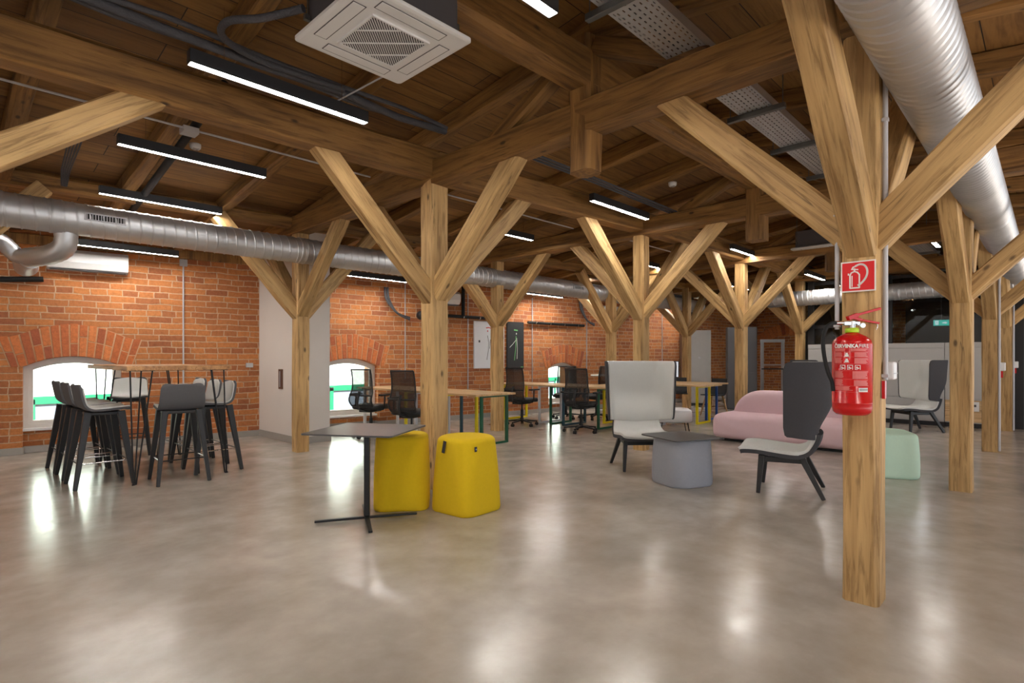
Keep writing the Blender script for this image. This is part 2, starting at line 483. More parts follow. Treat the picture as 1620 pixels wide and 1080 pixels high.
# ------------------------------------------------------------------ building helpers
class MB:
    """collects shapes and links them as one mesh object"""
    def __init__(self):
        self.v, self.f = [], []
        self.smooth = []
    def add(self, vs, fs, smooth=False, M4=None):
        o = len(self.v)
        if M4 is not None:
            vs = [tuple(M4 @ Vector(p)) for p in vs]
        self.v += [tuple(p) for p in vs]
        self.f += [tuple(i + o for i in f) for f in fs]
        self.smooth += [smooth] * len(fs)
        return self
    def box(self, a, b, M4=None):
        x0, y0, z0 = a; x1, y1, z1 = b
        vs = [(x0,y0,z0),(x1,y0,z0),(x1,y1,z0),(x0,y1,z0),(x0,y0,z1),(x1,y0,z1),(x1,y1,z1),(x0,y1,z1)]
        fs = [(0,3,2,1),(4,5,6,7),(0,1,5,4),(1,2,6,5),(2,3,7,6),(3,0,4,7)]
        return self.add(vs, fs, False, M4)
    def frame_of(self, p0, p1, up=None):
        p0, p1 = Vector(p0), Vector(p1)
        d = (p1 - p0)
        L = d.length
        d.normalize()
        up = Vector(up) if up else (Vector((0, 0, 1)) if abs(d.z) < 0.95 else Vector((1, 0, 0)))
        x = up.cross(d)
        if x.length < 1e-4: x = Vector((1, 0, 0)).cross(d)
        x.normalize()
        y = d.cross(x)
        m = Matrix((x, y, d)).transposed().to_4x4()
        m.translation = p0
        return m, L
    def bar(self, p0, p1, w, h, w1=None, h1=None, up=None):
        m, L = self.frame_of(p0, p1, up)
        w1 = w if w1 is None else w1; h1 = h if h1 is None else h1
        a, b, c, d = w/2, h/2, w1/2, h1/2
        vs = [(-a,-b,0),(a,-b,0),(a,b,0),(-a,b,0),(-c,-d,L),(c,-d,L),(c,d,L),(-c,d,L)]
        fs = [(0,3,2,1),(4,5,6,7),(0,1,5,4),(1,2,6,5),(2,3,7,6),(3,0,4,7)]
        return self.add(vs, fs, False, m)
    def cyl(self, p0, p1, r, r1=None, n=16, cap=True):
        m, L = self.frame_of(p0, p1)
        r1 = r if r1 is None else r1
        vs, fs = [], []
        for k in range(n):
            a = 2*math.pi*k/n
            vs.append((r*math.cos(a), r*math.sin(a), 0))
        for k in range(n):
            a = 2*math.pi*k/n
            vs.append((r1*math.cos(a), r1*math.sin(a), L))
        self.add(vs, [(k, (k+1) % n, n+(k+1) % n, n+k) for k in range(n)], True, m)
        if cap:
            self.add(vs[:n], [tuple(reversed(range(n)))], False, m)
            self.add(vs[n:], [tuple(range(n))], False, m)
        return self
    def tube(self, pts, r, n=10, cap=True):
        pts = [Vector(p) for p in pts]
        rings = []
        prev = None
        for i, p in enumerate(pts):
            if i == 0: d = pts[1] - pts[0]
            elif i == len(pts)-1: d = pts[-1] - pts[-2]
            else: d = (pts[i+1]-p).normalized() + (p-pts[i-1]).normalized()
            d.normalize()
            if prev is None:
                u = Vector((0,0,1)) if abs(d.z) < 0.9 else Vector((1,0,0))
                x = u.cross(d).normalized()
            else:
                x = (prev - d*prev.dot(d)).normalized()
            prev = x
            y = d.cross(x)
            rr = r[i] if isinstance(r, (list, tuple)) else r
            rings.append([tuple(p + x*rr*math.cos(2*math.pi*k/n) + y*rr*math.sin(2*math.pi*k/n)) for k in range(n)])
        vs = [q for ring in rings for q in ring]
        fs = []
        for i in range(len(pts)-1):
            for k in range(n):
                fs.append((i*n+k, i*n+(k+1) % n, (i+1)*n+(k+1) % n, (i+1)*n+k))
        self.add(vs, fs, True)
        if cap:
            self.add(rings[0], [tuple(reversed(range(n)))])
            self.add(rings[-1], [tuple(range(n))])
        return self
    def lathe(self, prof, n=32, c=(0,0,0), M4=None):
        vs, fs = [], []
        for r, z in prof:
            for k in range(n):
                a = 2*math.pi*k/n
                vs.append((c[0]+r*math.cos(a), c[1]+r*math.sin(a), c[2]+z))
        for i in range(len(prof)-1):
            for k in range(n):
                fs.append((i*n+k, i*n+(k+1) % n, (i+1)*n+(k+1) % n, (i+1)*n+k))
        return self.add(vs, fs, True, M4)
    def prism(self, outline, z0, z1, M4=None):
        n = len(outline)
        vs = [(x, y, z0) for x, y in outline] + [(x, y, z1) for x, y in outline]
        fs = [tuple(reversed(range(n))), tuple(range(n, 2*n))] + [(k, (k+1) % n, n+(k+1) % n, n+k) for k in range(n)]
        return self.add(vs, fs, False, M4)
    def loft(self, rings, cap=True, smooth=True):
        n = len(rings[0])
        vs = [q for r in rings for q in r]
        fs = []
        for i in range(len(rings)-1):
            for k in range(n):
                fs.append((i*n+k, i*n+(k+1) % n, (i+1)*n+(k+1) % n, (i+1)*n+k))
        if cap:
            fs.append(tuple(reversed(range(n))))
            fs.append(tuple(range((len(rings)-1)*n, len(rings)*n)))
        return self.add(vs, fs, smooth)
    def build(self, name, mat, parent=None, loc=None, bevel=0, seg=2, m4=None):
        me = bpy.data.meshes.new(name)
        me.from_pydata(self.v, [], self.f)
        me.polygons.foreach_set('use_smooth', self.smooth)
        me.update()
        if mat is not None:
            me.materials.append(mat)
        o = bpy.data.objects.new(name, me)
        COL.objects.link(o)
        if parent is not None: o.parent = parent
        if loc is not None: o.location = loc
        if m4 is not None: o.matrix_local = m4
        if bevel:
            md = o.modifiers.new('bevel', 'BEVEL')
            md.width = bevel; md.segments = seg; md.limit_method = 'ANGLE'
            md.angle_limit = math.radians(40)
            md.harden_normals = False
        return o

def tag(o, label, cat, group=None, kind=None):
    if label: o['label'] = label
    if cat: o['category'] = cat
    if group: o['group'] = group
    if kind: o['kind'] = kind
    return o

def thing(name, label, cat, loc=(0,0,0), rz=0, group=None):
    o = bpy.data.objects.new(name, None)
    o.empty_display_size = 0.2
    o.location = loc
    o.rotation_euler = (0, 0, rz)
    COL.objects.link(o)
    return tag(o, label, cat, group)

def struct(o, label=None):
    o['kind'] = 'structure'
    if label: o['label'] = label
    return o

KIDS = {}
def copy_tree(o, parent=None):
    c = o.copy()
    COL.objects.link(c)
    if parent is not None: c.parent = parent
    for ch in list(o.children):
        copy_tree(ch, c)
    return c

def place(proto, used, loc, rz, label, group=None):
    """first call moves the prototype itself, later calls copy it"""
    o = proto if not used else copy_tree(proto)
    used.append(o)
    o.location = loc
    o.rotation_euler = (0, 0, rz)
    o['label'] = label
    if group: o['group'] = group
    return o

def rot_z(a): return Matrix.Rotation(a, 4, 'Z')

def rrect(w, d, r, n=6):
    """rounded rectangle outline, counter-clockwise"""
    pts = []
    for cx, cy, a0 in ((w/2-r, d/2-r, 0), (-w/2+r, d/2-r, 90), (-w/2+r, -d/2+r, 180), (w/2-r, -d/2+r, 270)):
        for k in range(n+1):
            a = math.radians(a0 + 90*k/n)
            pts.append((cx + r*math.cos(a), cy + r*math.sin(a)))
    return pts

# ------------------------------------------------------------------ timbers
def timber_mesh(L, w, h, chamfer=0.012, seed=0, jitter=0.004, ends=None):
    """hewn timber along local Z with eight-sided section and slightly wandering edges"""
    rnd = random.Random(seed)
    n = max(2, int(L / 0.35) + 1)
    mb = MB()
    rings = []
    cs = [rnd.uniform(0.6, 1.8) * chamfer for _ in range(4)]
    for i in range(n + 1):
        z = L * i / n
        a, b = w / 2, h / 2
        cc = [max(0.003, c + rnd.uniform(-1, 1) * chamfer * 0.5) for c in cs]
        j = lambda: rnd.uniform(-jitter, jitter)
        q = [(a, -b + cc[0]), (a, b - cc[1]), (a - cc[1], b), (-a + cc[2], b), (-a, b - cc[2]), (-a, -b + cc[3]), (-a + cc[3], -b), (a - cc[0], -b)]
        rings.append([(x + j(), y + j(), z) for x, y in q])
    mb.loft(rings, True, False)
    return mb

def timber(name, p0, p1, w, h, mat, parent=None, origin=(0, 0, 0), seed=0, up=None, chamfer=0.012):
    """p0, p1 in world axes, relative to the parent's origin"""
    mb0 = MB()
    q0 = Vector(p0) - Vector(origin); q1 = Vector(p1) - Vector(origin)
    m, L = mb0.frame_of(q0, q1, up)
    return timber_mesh(L, w, h, chamfer, seed).build(name, mat, parent, m4=m)

PW = 0.17                                    # post width
rowA = [(0.05, 0.75), (3.37, 0.705), (6.77, 0.62), (9.88, 0.60), (12.85, 0.57), (16.1, 0.55)]
rowM = [(-0.3, 4.42), (3.40, 4.32), (6.75, 4.05), (9.95, 3.96), (13.1, 3.94), (16.3, 3.94)]
rowW = [(-0.2, 7.5), (3.45, 7.25), (6.80, 6.90), (10.0, 6.72), (13.2, 6.62)]
TIE0, TIE1 = 2.90, 3.13                      # underside and top of the tie beams
LON0, LON1 = 2.95, 3.21                      # long beams over the rows
def row_top(row): return 2.90
# ------------------------------------------------------------------ the setting
WX = lambda x: 9.74 - 0.137 * x              # inner face of the skewed brick wall
WA = math.atan(-0.137)
FAR = 19.2

fl = MB().box((-6, -6, -0.2), (22, 12, 0)).build('floor', M['floor'])
struct(fl, 'polished mottled taupe screed floor')

# roof: ridge over y = 2.5
RY, RZ, SL = 2.5, 3.80, 0.125
def roof_z(y): return RZ - SL * abs(y - RY)
a_s = math.atan(SL)
roof = bpy.data.objects.new('ceiling', None)
COL.objects.link(roof)
struct(roof, 'dark timber boarded roof on rafters')
for sgn, yl in ((1, 10.4), (-1, -5.2)):
    Ls = abs(yl - RY) / math.cos(a_s)
    mb = MB().box((-14, 0, 0), (14, Ls, 0.05))
    m4 = Matrix.Translation((8, RY, RZ)) @ (Matrix.Identity(4) if sgn > 0 else Matrix.Rotation(math.pi, 4, 'Z')) @ Matrix.Rotation(-a_s, 4, 'X')
    o = mb.build('boarding', M['deck'], roof, m4=m4)
k = 0
for i in range(24):
    x = 0.5 + 1.0 * (i - 4)
    for sgn, yl in ((1, 9.9), (-1, -5.1)):
        y0 = RY
        z0 = roof_z(RY) - 0.085; z1 = roof_z(yl) - 0.085
        if sgn > 0: yl = min(yl, WX(x) + 0.05); z1 = roof_z(yl) - 0.085
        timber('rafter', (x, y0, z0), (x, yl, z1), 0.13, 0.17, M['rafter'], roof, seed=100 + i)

# brick wall with three arched window niches --------------------------------
# built in wall coordinates: u along the wall, v thickness (outwards), z up
wall_o = Vector((0, 9.74, 0))
wall_m = Matrix.Translation(wall_o) @ Matrix.Rotation(WA, 4, 'Z')
def uw(x): return x / math.cos(WA)
wins = []                                    # (u0, u1, z_sill, z_spring, z_crown)
for (x0, x1, zs, zp, zc) in ((0.84, 1.89, 0.32, 1.13, 1.27), (4.66, 5.74, 0.22, 1.10, 1.24), (9.92, 10.85, 0.20, 1.02, 1.14)):
    wins.append((uw(x0), uw(x1), zs, zp, zc))
def arch_z(u, u0, u1, zp, zc):
    # circular segment
    hw = (u1 - u0) / 2; s = zc - zp
    R = (hw * hw + s * s) / (2 * s)
    d = u - (u0 + u1) / 2
    return zc - R + math.sqrt(max(0, R * R - d * d))
WT, WH = 0.62, 3.0
U0, U1 = -9.0, 20.0
mb = MB()
def quad(mb, pts): mb.add(pts, [tuple(range(len(pts)))])
edges = [U0]
for w in wins: edges += [w[0], w[1]]
edges.append(U1)
NA = 16
# front face pieces
for i in range(0, len(edges), 2):
    a, b = edges[i], edges[i + 1]
    quad(mb, [(a, 0, 0), (b, 0, 0), (b, 0, WH), (a, 0, WH)])
for (u0, u1, zs, zp, zc) in wins:
    for k in range(NA):
        a = u0 + (u1 - u0) * k / NA; b = u0 + (u1 - u0) * (k + 1) / NA
        za, zb = arch_z(a, u0, u1, zp, zc), arch_z(b, u0, u1, zp, zc)
        quad(mb, [(a, 0, za), (b, 0, zb), (b, 0, WH), (a, 0, WH)])
        quad(mb, [(a, 0, za), (a, WT, za), (b, WT, zb), (b, 0, zb)])       # soffit
        quad(mb, [(b, WT, zb), (a, WT, za), (a, WT, WH), (b, WT, WH)])
    quad(mb, [(u0, 0, 0), (u0, 0, zp), (u0, WT, zp), (u0, WT, 0)])         # reveals
    quad(mb, [(u1, 0, 0), (u1, WT, 0), (u1, WT, zp), (u1, 0, zp)])
    # brick apron below the window, set back in the niche
    quad(mb, [(u0, 0.11, 0), (u1, 0.11, 0), (u1, 0.11, zs), (u0, 0.11, zs)])
    quad(mb, [(u0, 0.11, zs), (u1, 0.11, zs), (u1, WT, zs), (u0, WT, zs)])
    quad(mb, [(u1, WT, 0), (u0, WT, 0), (u0, WT, zs), (u1, WT, zs)])
for i in range(0, len(edges), 2):
    a, b = edges[i], edges[i + 1]
    quad(mb, [(b, WT, 0), (a, WT, 0), (a, WT, WH), (b, WT, WH)])
quad(mb, [(U0, 0, WH), (U1, 0, WH), (U1, WT, WH), (U0, WT, WH)])
wall = mb.build('wall_back', M['brick'], m4=wall_m)
struct(wall, 'old orange brick wall with arched windows')

# timber wall plate over the brick
struct(MB().box((U0, -0.06, 2.73), (U1, 0.0, 2.86)).build('trim_1', M['beam'], m4=wall_m, bevel=0.01), 'timber wall plate along top of brick wall')

# window arches of upright bricks
def arch(wi, name):
    u0, u1, zs, zp, zc = wins[wi]
    hw = (u1 - u0) / 2; s = zc - zp
    R = (hw * hw + s * s) / (2 * s); cu = (u0 + u1) / 2; cz = zc - R
    ext = 0.10
    a_max = math.asin(min(0.99, (hw + ext) / R))
    R0, R1 = R + 0.005, R + 0.44
    mb = MB(); tones = []
    n = int(2 * a_max * (R + 0.2) / 0.078)
    rnd = random.Random(wi + 3)
    # mortar bed
    bed = MB()
    K = 24
    for k in range(K):
        t0 = -a_max * 1.02 + 2 * a_max * 1.02 * k / K; t1 = -a_max * 1.02 + 2 * a_max * 1.02 * (k + 1) / K
        q = lambda t, r, v: (cu + r * math.sin(t), v, cz + r * math.cos(t))
        bed.add([q(t0, R0, -0.004), q(t1, R0, -0.004), q(t1, R1, -0.004), q(t0, R1, -0.004)], [(0, 1, 2, 3)])
    H_ = 0.43; half = hw + 0.12; FANA = math.radians(17)
    n = int(2 * half / 0.086)
    def bot(u):
        c = min(1, abs(u - cu) / hw)
        return arch_z(max(u0, min(u1, u)), u0, u1, zp, zc) + 0.004
    def vp_(u, s, vv):
        a = (u - cu) / half * FANA
        hh = H_ * (1 - 0.12 * abs(u - cu) / half)
        return (u + s * hh * math.tan(a), vv, bot(u) + s * hh)
    bed = MB()
    for k in range(24):
        ua = cu - half * 1.01 + 2.02 * half * k / 24; ub = cu - half * 1.01 + 2.02 * half * (k + 1) / 24
        bed.add([vp_(ua, 0, -.004), vp_(ub, 0, -.004), vp_(ub, 1.0, -.004), vp_(ua, 1.0, -.004)], [(0, 1, 2, 3)])
    for k in range(n):
        t0 = cu - half + 2 * half * k / n; t1 = cu - half + 2 * half * (k + 1) / n
        g = (t1 - t0) * 0.09
        cut = rnd.choice([0.40, 0.5, 0.62, 1.0])
        segs = [(0, cut - 0.015), (cut + 0.015, 1)] if cut < 1 else [(0, 1)]
        for (s0, s1) in segs:
            ra, rb = s0, s1 + (rnd.uniform(-0.03, 0.03) if s1 == 1 else 0)
            v = -0.010 - rnd.uniform(0, 0.008)
            pts = []
            for vv in (0.0, v):
                for (t, r) in ((t0 + g, ra), (t1 - g, ra), (t1 - g, rb), (t0 + g, rb)):
                    pts.append(vp_(t, r, vv))
            mb.add(pts, [(4, 5, 6, 7), (0, 1, 5, 4), (1, 2, 6, 5), (2, 3, 7, 6), (3, 0, 4, 7)])
            tones += [rnd.random()] * 5
    o = mb.build(name, M['voussoir'], m4=wall_m, bevel=0.003, seg=1)
    at = o.data.attributes.new('tone', 'FLOAT', 'FACE')
    at.data.foreach_set('value', tones)
    struct(o, 'arch of upright bricks over window')
    b = bed.build('mortar_bed', M['mortar'], o)
    return o
for wi, nm in ((0, 'trim_2'), (1, 'trim_3'), (2, 'trim_4')):
    arch(wi, nm)

# windows
def window(wi, name, depth):
    u0, u1, zs, zp, zc = wins[wi]
    V0, V1 = depth, depth + 0.07
    def ring(inset):
        pts = [(u0 + inset, zs + inset), (u1 - inset, zs + inset)]
        for k in range(NA + 1):
            u = u1 - inset - (u1 - u0 - 2 * inset) * k / NA
            pts.append((u, arch_z(u, u0, u1, zp, zc) - inset * 0.9))
        return pts
    def frame(i0, i1, v0, v1, nm, mat, parent):
        A, B = ring(i0), ring(i1)
        mb = MB(); n = len(A)
        vs = [(p[0], v0, p[1]) for p in A] + [(p[0], v0, p[1]) for p in B] + [(p[0], v1, p[1]) for p in A] + [(p[0], v1, p[1]) for p in B]
        fs = []
        for k in range(n):
            j = (k + 1) % n
            fs += [(k, j, n + j, n + k), (2*n + j, 2*n + k, 3*n + k, 3*n + j), (n + k, n + j, 3*n + j, 3*n + k), (j, k, 2*n + k, 2*n + j)]
        return mb.add(vs, fs).build(nm, mat, parent)
    o = frame(0.0, 0.055, V0, V1, name, M['upvc'], None)
    o.matrix_local = wall_m
    struct(o, 'white framed arched window')
    frame(0.055, 0.10, V0 + 0.015, V1 - 0.005, 'sash', M['upvc'], o)
    B = ring(0.10)
    MB().add([(p[0], V0 + 0.04, p[1]) for p in B], [tuple(range(len(B)))]).build('pane', M['glass'], o)
    MB().box((u0 + 0.0, -0.0 + depth - 0.10, zs - 0.03), (u1 - 0.0, depth + 0.0, zs + 0.005)).build('window_sill', M['white'], o, bevel=0.004)
    return o
window(0, 'window_1', 0.14)
window(1, 'window_2', 0.14)
window(2, 'window_3', 0.14)

# baseboards along the wall, stepping back into the niches
def strip(name, pts, h=0.09, t=0.018, label=None, m4=None):
    mb = MB()
    for (a, b) in zip(pts[:-1], pts[1:]):
        mb.bar((a[0], a[1], h / 2), (b[0], b[1], h / 2), h, t, up=(0, 0, 1)) if False else mb.bar((a[0], a[1], h / 2), (b[0], b[1], h / 2), t, h, up=(0, 0, 1))
    o = mb.build(name, M['baseboard'], m4=m4, bevel=0.003)
    return struct(o, label)
e = -0.009
def niche(w): return [(w[0], e), (w[0] + 0.009, 0.101), (w[1] - 0.009, 0.101), (w[1], e)]
pil_u0, pil_u1 = 3.72, 4.24
strip('baseboard_back', [(U0, e)] + niche(wins[0]) + [(pil_u0, e)], label='grey baseboard under the first window', m4=wall_m)
strip('baseboard_back.001', [(pil_u1 + .06, e)] + niche(wins[1]) + niche(wins[2]) + [(U1, e)], label='grey baseboard beyond white pillar', m4=wall_m)

# white pillar standing out from the wall
pil = MB().box((3.70, 7.86, 0), (4.20, 9.30, 3.42)).build('wall_pillar', M['whitewall'], bevel=0.006)
struct(pil, 'white plastered wall pier')
strip('baseboard_pillar', [(3.691, 9.22), (3.691, 7.851), (4.209, 7.851), (4.209, 9.15)], h=0.10, label='grey baseboard around white pier')

# far walls
struct(MB().box((-7.2, -6, 0), (-7.0, 10.8, 4.0)).build('wall_bounce', M['whitewall']), 'unseen plastered wall added behind the camera to dim glass reflections')  # added out of view to dim reflections in the glass and bounce light
struct(MB().box((FAR, 3.0, 0), (FAR + 0.4, 9.0, 4.0)).build('wall_right', M['brick']), 'far end brick wall')
struct(MB().box((FAR, -1.0, 0), (FAR + 0.4, 3.0, 4.0)).build('wall_right.001', M['steelblack']), 'end wall behind glass room, coloured dark for unlit interior')  # dark colour stands in for the unlit room behind the glass
# arch in the far brick wall
def far_arch():
    mb = MB()
    n = 16; rnd = random.Random(5); tones = []
    for k in range(n):
        t0 = -0.75 + 1.5 * k / n; t1 = -0.75 + 1.5 * (k + 1) / n
        R0, R1 = 1.15, 1.5
        pts = []
        for vv in (0, -0.02):
            for (t, r) in ((t0 + .006, R0), (t1 - .006, R0), (t1 - .006, R1), (t0 + .006, R1)):
                pts.append((vv, -r * math.sin(t), r * math.cos(t)))
        mb.add(pts, [(4, 5, 6, 7), (0, 1, 5, 4), (1, 2, 6, 5), (2, 3, 7, 6), (3, 0, 4, 7)])
        tones += [rnd.random()] * 5
    o = mb.build('trim_5', M['voussoir'], loc=(FAR, 6.1, 0.85))
    at = o.data.attributes.new('tone', 'FLOAT', 'FACE'); at.data.foreach_set('value', tones)
    struct(o, 'brick arch on far end wall')
far_arch()

# ground and the pale building outside the windows
struct(MB().box((-25, 10.6, -2.1), (40, 26, -2.0)).build('ground', M['pavement']), 'paved yard outside')
fac = thing('neighbouring_building', 'pale mint building with green window trims seen through the windows', 'building', (0, 15.0, -2.0))
MB().box((-20, 0, 0), (34, 1.0, 11)).build('wall', M['facade'], fac)
for k in range(18):
    x0 = -14 + k * 2.2
    f = MB()
    f.box((x0, -0.05, 0.9), (x0 + 2.2, 0.0, 1.0)).box((x0, -0.05, 2.30), (x0 + 2.2, 0.0, 2.46))
    f.box((x0, -0.05, 0.9), (x0 + 0.10, 0.0, 2.4)).box((x0 + 2.1, -0.05, 0.9), (x0 + 2.2, 0.0, 2.4)).box((x0 + 1.3, -0.05, 0.9), (x0 + 1.38, 0.0, 2.4))
    w_ = f.build('window', M['facadegreen'], fac)
    MB().box((x0 + .10, -0.02, 1.0), (x0 + 1.3, -0.01, 2.30)).box((x0 + 1.5, -0.02, 1.0), (x0 + 2.1, -0.01, 2.30)).build('pane', M['facadeglass'], w_)

# ------------------------------------------------------------------ timber frame
RNAME = {'A': 'nearest row on the right', 'M': 'middle row', 'W': 'row beside the brick wall'}
post_labels = {
 ('A', 0): 'timber post beside the camera at start of the near row',
 ('A', 1): 'foremost big timber post carrying the fire extinguisher and sign',
 ('A', 2): 'second timber post of the right row behind the extinguisher post',
 ('A', 3): 'third timber post of the right row with a thin conduit',
 ('A', 4): 'fourth timber post of the right row before the glass partition',
 ('A', 5): 'last timber post of the right row inside the glass room',
 ('M', 0): 'timber post left of the frame whose brace crosses the upper left',
 ('M', 1): 'big central timber post rising behind the two yellow poufs',
 ('M', 2): 'timber post behind the light grey high backed lounge chair',
 ('M', 3): 'timber post behind the left end of the pink sofa',
 ('M', 4): 'timber post beside the dark steel column of the glass room',
 ('M', 5): 'timber post of the middle row inside the glass room',
 ('W', 0): 'timber post at far left with brace end under the duct',
 ('W', 1): 'timber post standing in front of the white wall pier',
 ('W', 2): 'timber post between the white and the black canvases',
 ('W', 3): 'timber post right of the third window under the long duct',
 ('W', 4): 'timber post left of the tall pale grey cupboard',
}
def post(row, i, p, prv, nxt, ylo, yhi, ztop):
    x, y = p
    t = thing('timber_post', post_labels[(row, i)], 'post', (x, y, 0))
    sd = hash_i(row, i)
    pw = {('M', 1): 0.19, ('A', 1): 0.165}.get((row, i), 0.17)
    timber('shaft', (0, 0, 0), (0, 0, ztop), pw, pw, M['post'], t, seed=sd, up=(0, 1, 0))
    d = 1.02; zb = 1.82; bw = 0.145; ex_ = 0.13
    # braces along the row
    for (q, s) in ((prv, -1), (nxt, 1)):
        if q is None: continue
        dv = Vector((q[0] - x, q[1] - y, 0)).normalized()
        dd, zz, rise = (1.22, 2.02, 0.84) if (row, i) == ('M', 0) else ((0.85, zb, 0.98) if row == 'W' else (d, zb, d))
        a = dv * (pw * 0.15) + Vector((0, 0, zz)); b = dv * (dd + 0.04 + ex_) + Vector((0, 0, zz + rise + 0.06 + ex_))
        timber('brace', a, b, bw, 0.17, M['post'], t, seed=sd + 7 * s, up=(0, 0, 1))
    for s, ok in ((-1, ylo), (1, yhi)):
        if not ok: continue
        a = Vector((0, s * pw * 0.15, zb + 0.03)); b = Vector((0, s * (d + 0.02 + ex_), zb + d + 0.04 + ex_))
        timber('brace', a, b, bw, 0.16, M['post'], t, seed=sd + 11 * s, up=(0, 0, 1))
    return t
def hash_i(row, i): return {'A': 10, 'M': 40, 'W': 70}[row] + i * 3
def ext(row, i, s):
    j = i + s
    if 0 <= j < len(row): return row[j]
    q = row[i]; r = row[i - s]
    return (2 * q[0] - r[0], 2 * q[1] - r[1])
for nm, row, ylo, yhi, zt in (('A', rowA, True, True, 2.98), ('M', rowM, True, True, 2.98), ('W', rowW, True, True, 3.0)):
    for i, p in enumerate(row):
        if nm == 'A' and i == 0: continue
        post(nm, i, p, ext(row, i, -1), ext(row, i, 1), ylo, yhi, zt)

# tie beams across the building, one over each line of posts
tie_labels = ['tie beam above the camera, out of sight at left', 'nearest tie beam crossing the whole ceiling above the central post',
  'second tie beam across the ceiling above the lounge chairs', 'third tie beam across the ceiling above the pink sofa',
  'fourth tie beam across the ceiling at the glass room front', 'last tie beam across the ceiling near the far wall']
tieX = []
for i in range(6):
    xa, xm = rowA[i][0], rowM[i][0]
    xw = rowW[i][0] if i < len(rowW) else xm
    tieX.append(xm)
    yw = 9.0 - 0.137 * xm + 0.3
    t = thing('tie_beam', tie_labels[i], 'beam', (xm, 0, 0))
    sl = (xw - xa) / 6.6
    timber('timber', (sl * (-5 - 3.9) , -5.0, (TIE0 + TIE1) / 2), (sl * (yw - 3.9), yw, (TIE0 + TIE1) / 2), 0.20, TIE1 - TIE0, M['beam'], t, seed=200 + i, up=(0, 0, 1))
    # king post passing through the tie, with its stub below
    timber('king_post', (sl * -1.4, RY, 2.62), (sl * -1.4, RY, 3.60), 0.20, 0.20, M['beam'], t, seed=230 + i, up=(0, 1, 0), chamfer=0.02)
    for s in (-1, 1):
        timber('strut', (sl * (-1.4 + s * 0.95), RY + s * 0.95, TIE1 - 0.02), (sl * -1.4, RY + s * 0.12, 3.52), 0.13, 0.13, M['beam'], t, seed=240 + i * 2 + s, up=(0, 0, 1))

# long beams
def long_beams(name_rows):
    for nm, row, z0, z1, w, lab in name_rows:
        for i in range(-1, len(row)):
            a = row[i] if i >= 0 else (row[0][0] - 3.4, 2 * row[0][1] - row[1][1])
            b = row[i + 1] if i + 1 < len(row) else (row[i][0] + 3.3, row[i][1] - 0.02)
            if nm == 'W': a = (a[0], a[1] + 0.09); b = (b[0], b[1] + 0.09)
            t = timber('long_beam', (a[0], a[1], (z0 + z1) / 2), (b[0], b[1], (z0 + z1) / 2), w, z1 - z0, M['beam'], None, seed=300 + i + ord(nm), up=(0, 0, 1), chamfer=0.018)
            tag(t, lab % i_word(i), 'beam')
def i_word(i): return ['running back from the camera', 'in the first bay', 'in the second bay', 'in the third bay', 'in the fourth bay', 'in the fifth bay', 'in the sixth bay'][i + 1]
long_beams([('A', rowA, 2.97, 3.22, 0.19, 'long beam over the right row of posts %s'),
            ('M', rowM, 2.96, 3.24, 0.20, 'long beam over the middle row of posts %s'),
            ('W', rowW, 2.985, 3.14, 0.16, 'long beam over the row beside the brick wall %s')])
ridge_pts = [(-3.4, RY), (0.0, RY), (3.4, RY), (6.76, RY), (9.92, RY), (13.0, RY), (16.2, RY), (19.2, RY)]
for i in range(len(ridge_pts) - 1):
    a, b = ridge_pts[i], ridge_pts[i + 1]
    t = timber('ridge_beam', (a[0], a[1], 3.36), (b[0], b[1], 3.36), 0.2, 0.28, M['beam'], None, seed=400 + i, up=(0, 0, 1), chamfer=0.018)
    tag(t, 'heavy ridge beam carried on king posts ' + i_word(i - 1), 'beam')

# ------------------------------------------------------------------ ducts
def spiral(L, r, pitch=0.085, n=40, ridge=0.007):
    """lock-seam duct along local X: the seam climbs in a real helix"""
    prof = [0, 0.05, 0.11, 0.16, 0.20, 0.95]       # positions inside one pitch
    rad = [0, ridge * 0.9, ridge * 0.9, 0, 0, 0]
    P = len(prof)
    turns = int(L / pitch)
    vs, fs = [], []
    for i in range(turns):
        for q in range(P):
            for k in range(n):
                a = 2 * math.pi * k / n
                x = (i + prof[q] + k / n) * pitch
                rr = r + rad[q]
                vs.append((x, rr * math.cos(a), rr * math.sin(a)))
    rows = turns * P
    for i in range(rows - 1):
        for k in range(n - 1):
            fs.append((i*n+k, (i+1)*n+k, (i+1)*n+k+1, i*n+k+1))
        if i + 1 + P < rows:
            fs.append((i*n+n-1, (i+1)*n+n-1, (i+1+P)*n, (i+P)*n))
    return vs, fs
def duct(name, label, p0, p1, r, pitch=0.085, collars=(), ridge=0.007):
    p0, p1 = Vector(p0), Vector(p1)
    d = p1 - p0; L = d.length
    rz = math.atan2(d.y, d.x)
    t = thing(name, label, 'duct', p0, rz)
    vs, fs = spiral(L, r, pitch, ridge=ridge)
    MB().add(vs, fs, True).build('pipe', M['galv'], t)
    for c in collars:
        MB().lathe([(r + .001, -.05), (r + .007, -.045), (r + .007, -.03), (r + .004, -.02), (r + .004, .02), (r + .007, .03), (r + .007, .045), (r + .001, .05)], 40, M4=Matrix.Translation((c, 0, 0)) @ Matrix.Rotation(math.pi / 2, 4, 'Y')).build('collar', M['galv'], t)
    return t
D1 = duct('spiral_duct', 'wide silver spiral duct passing overhead at upper right', (-4, 0.44, 2.66), (18.0, 0.44, 2.66), 0.160, 0.070, (4.6 + 4, 7.2 + 4, 10.4 + 4, 13 + 4))
DW = duct('spiral_duct', 'long silver spiral duct running along the brick wall side', (-4, 6.98, 2.62), (14.4, 6.86, 2.60), 0.158, 0.105, (4.35, 4.42, 4.85, 7.3, 10, 13.2))
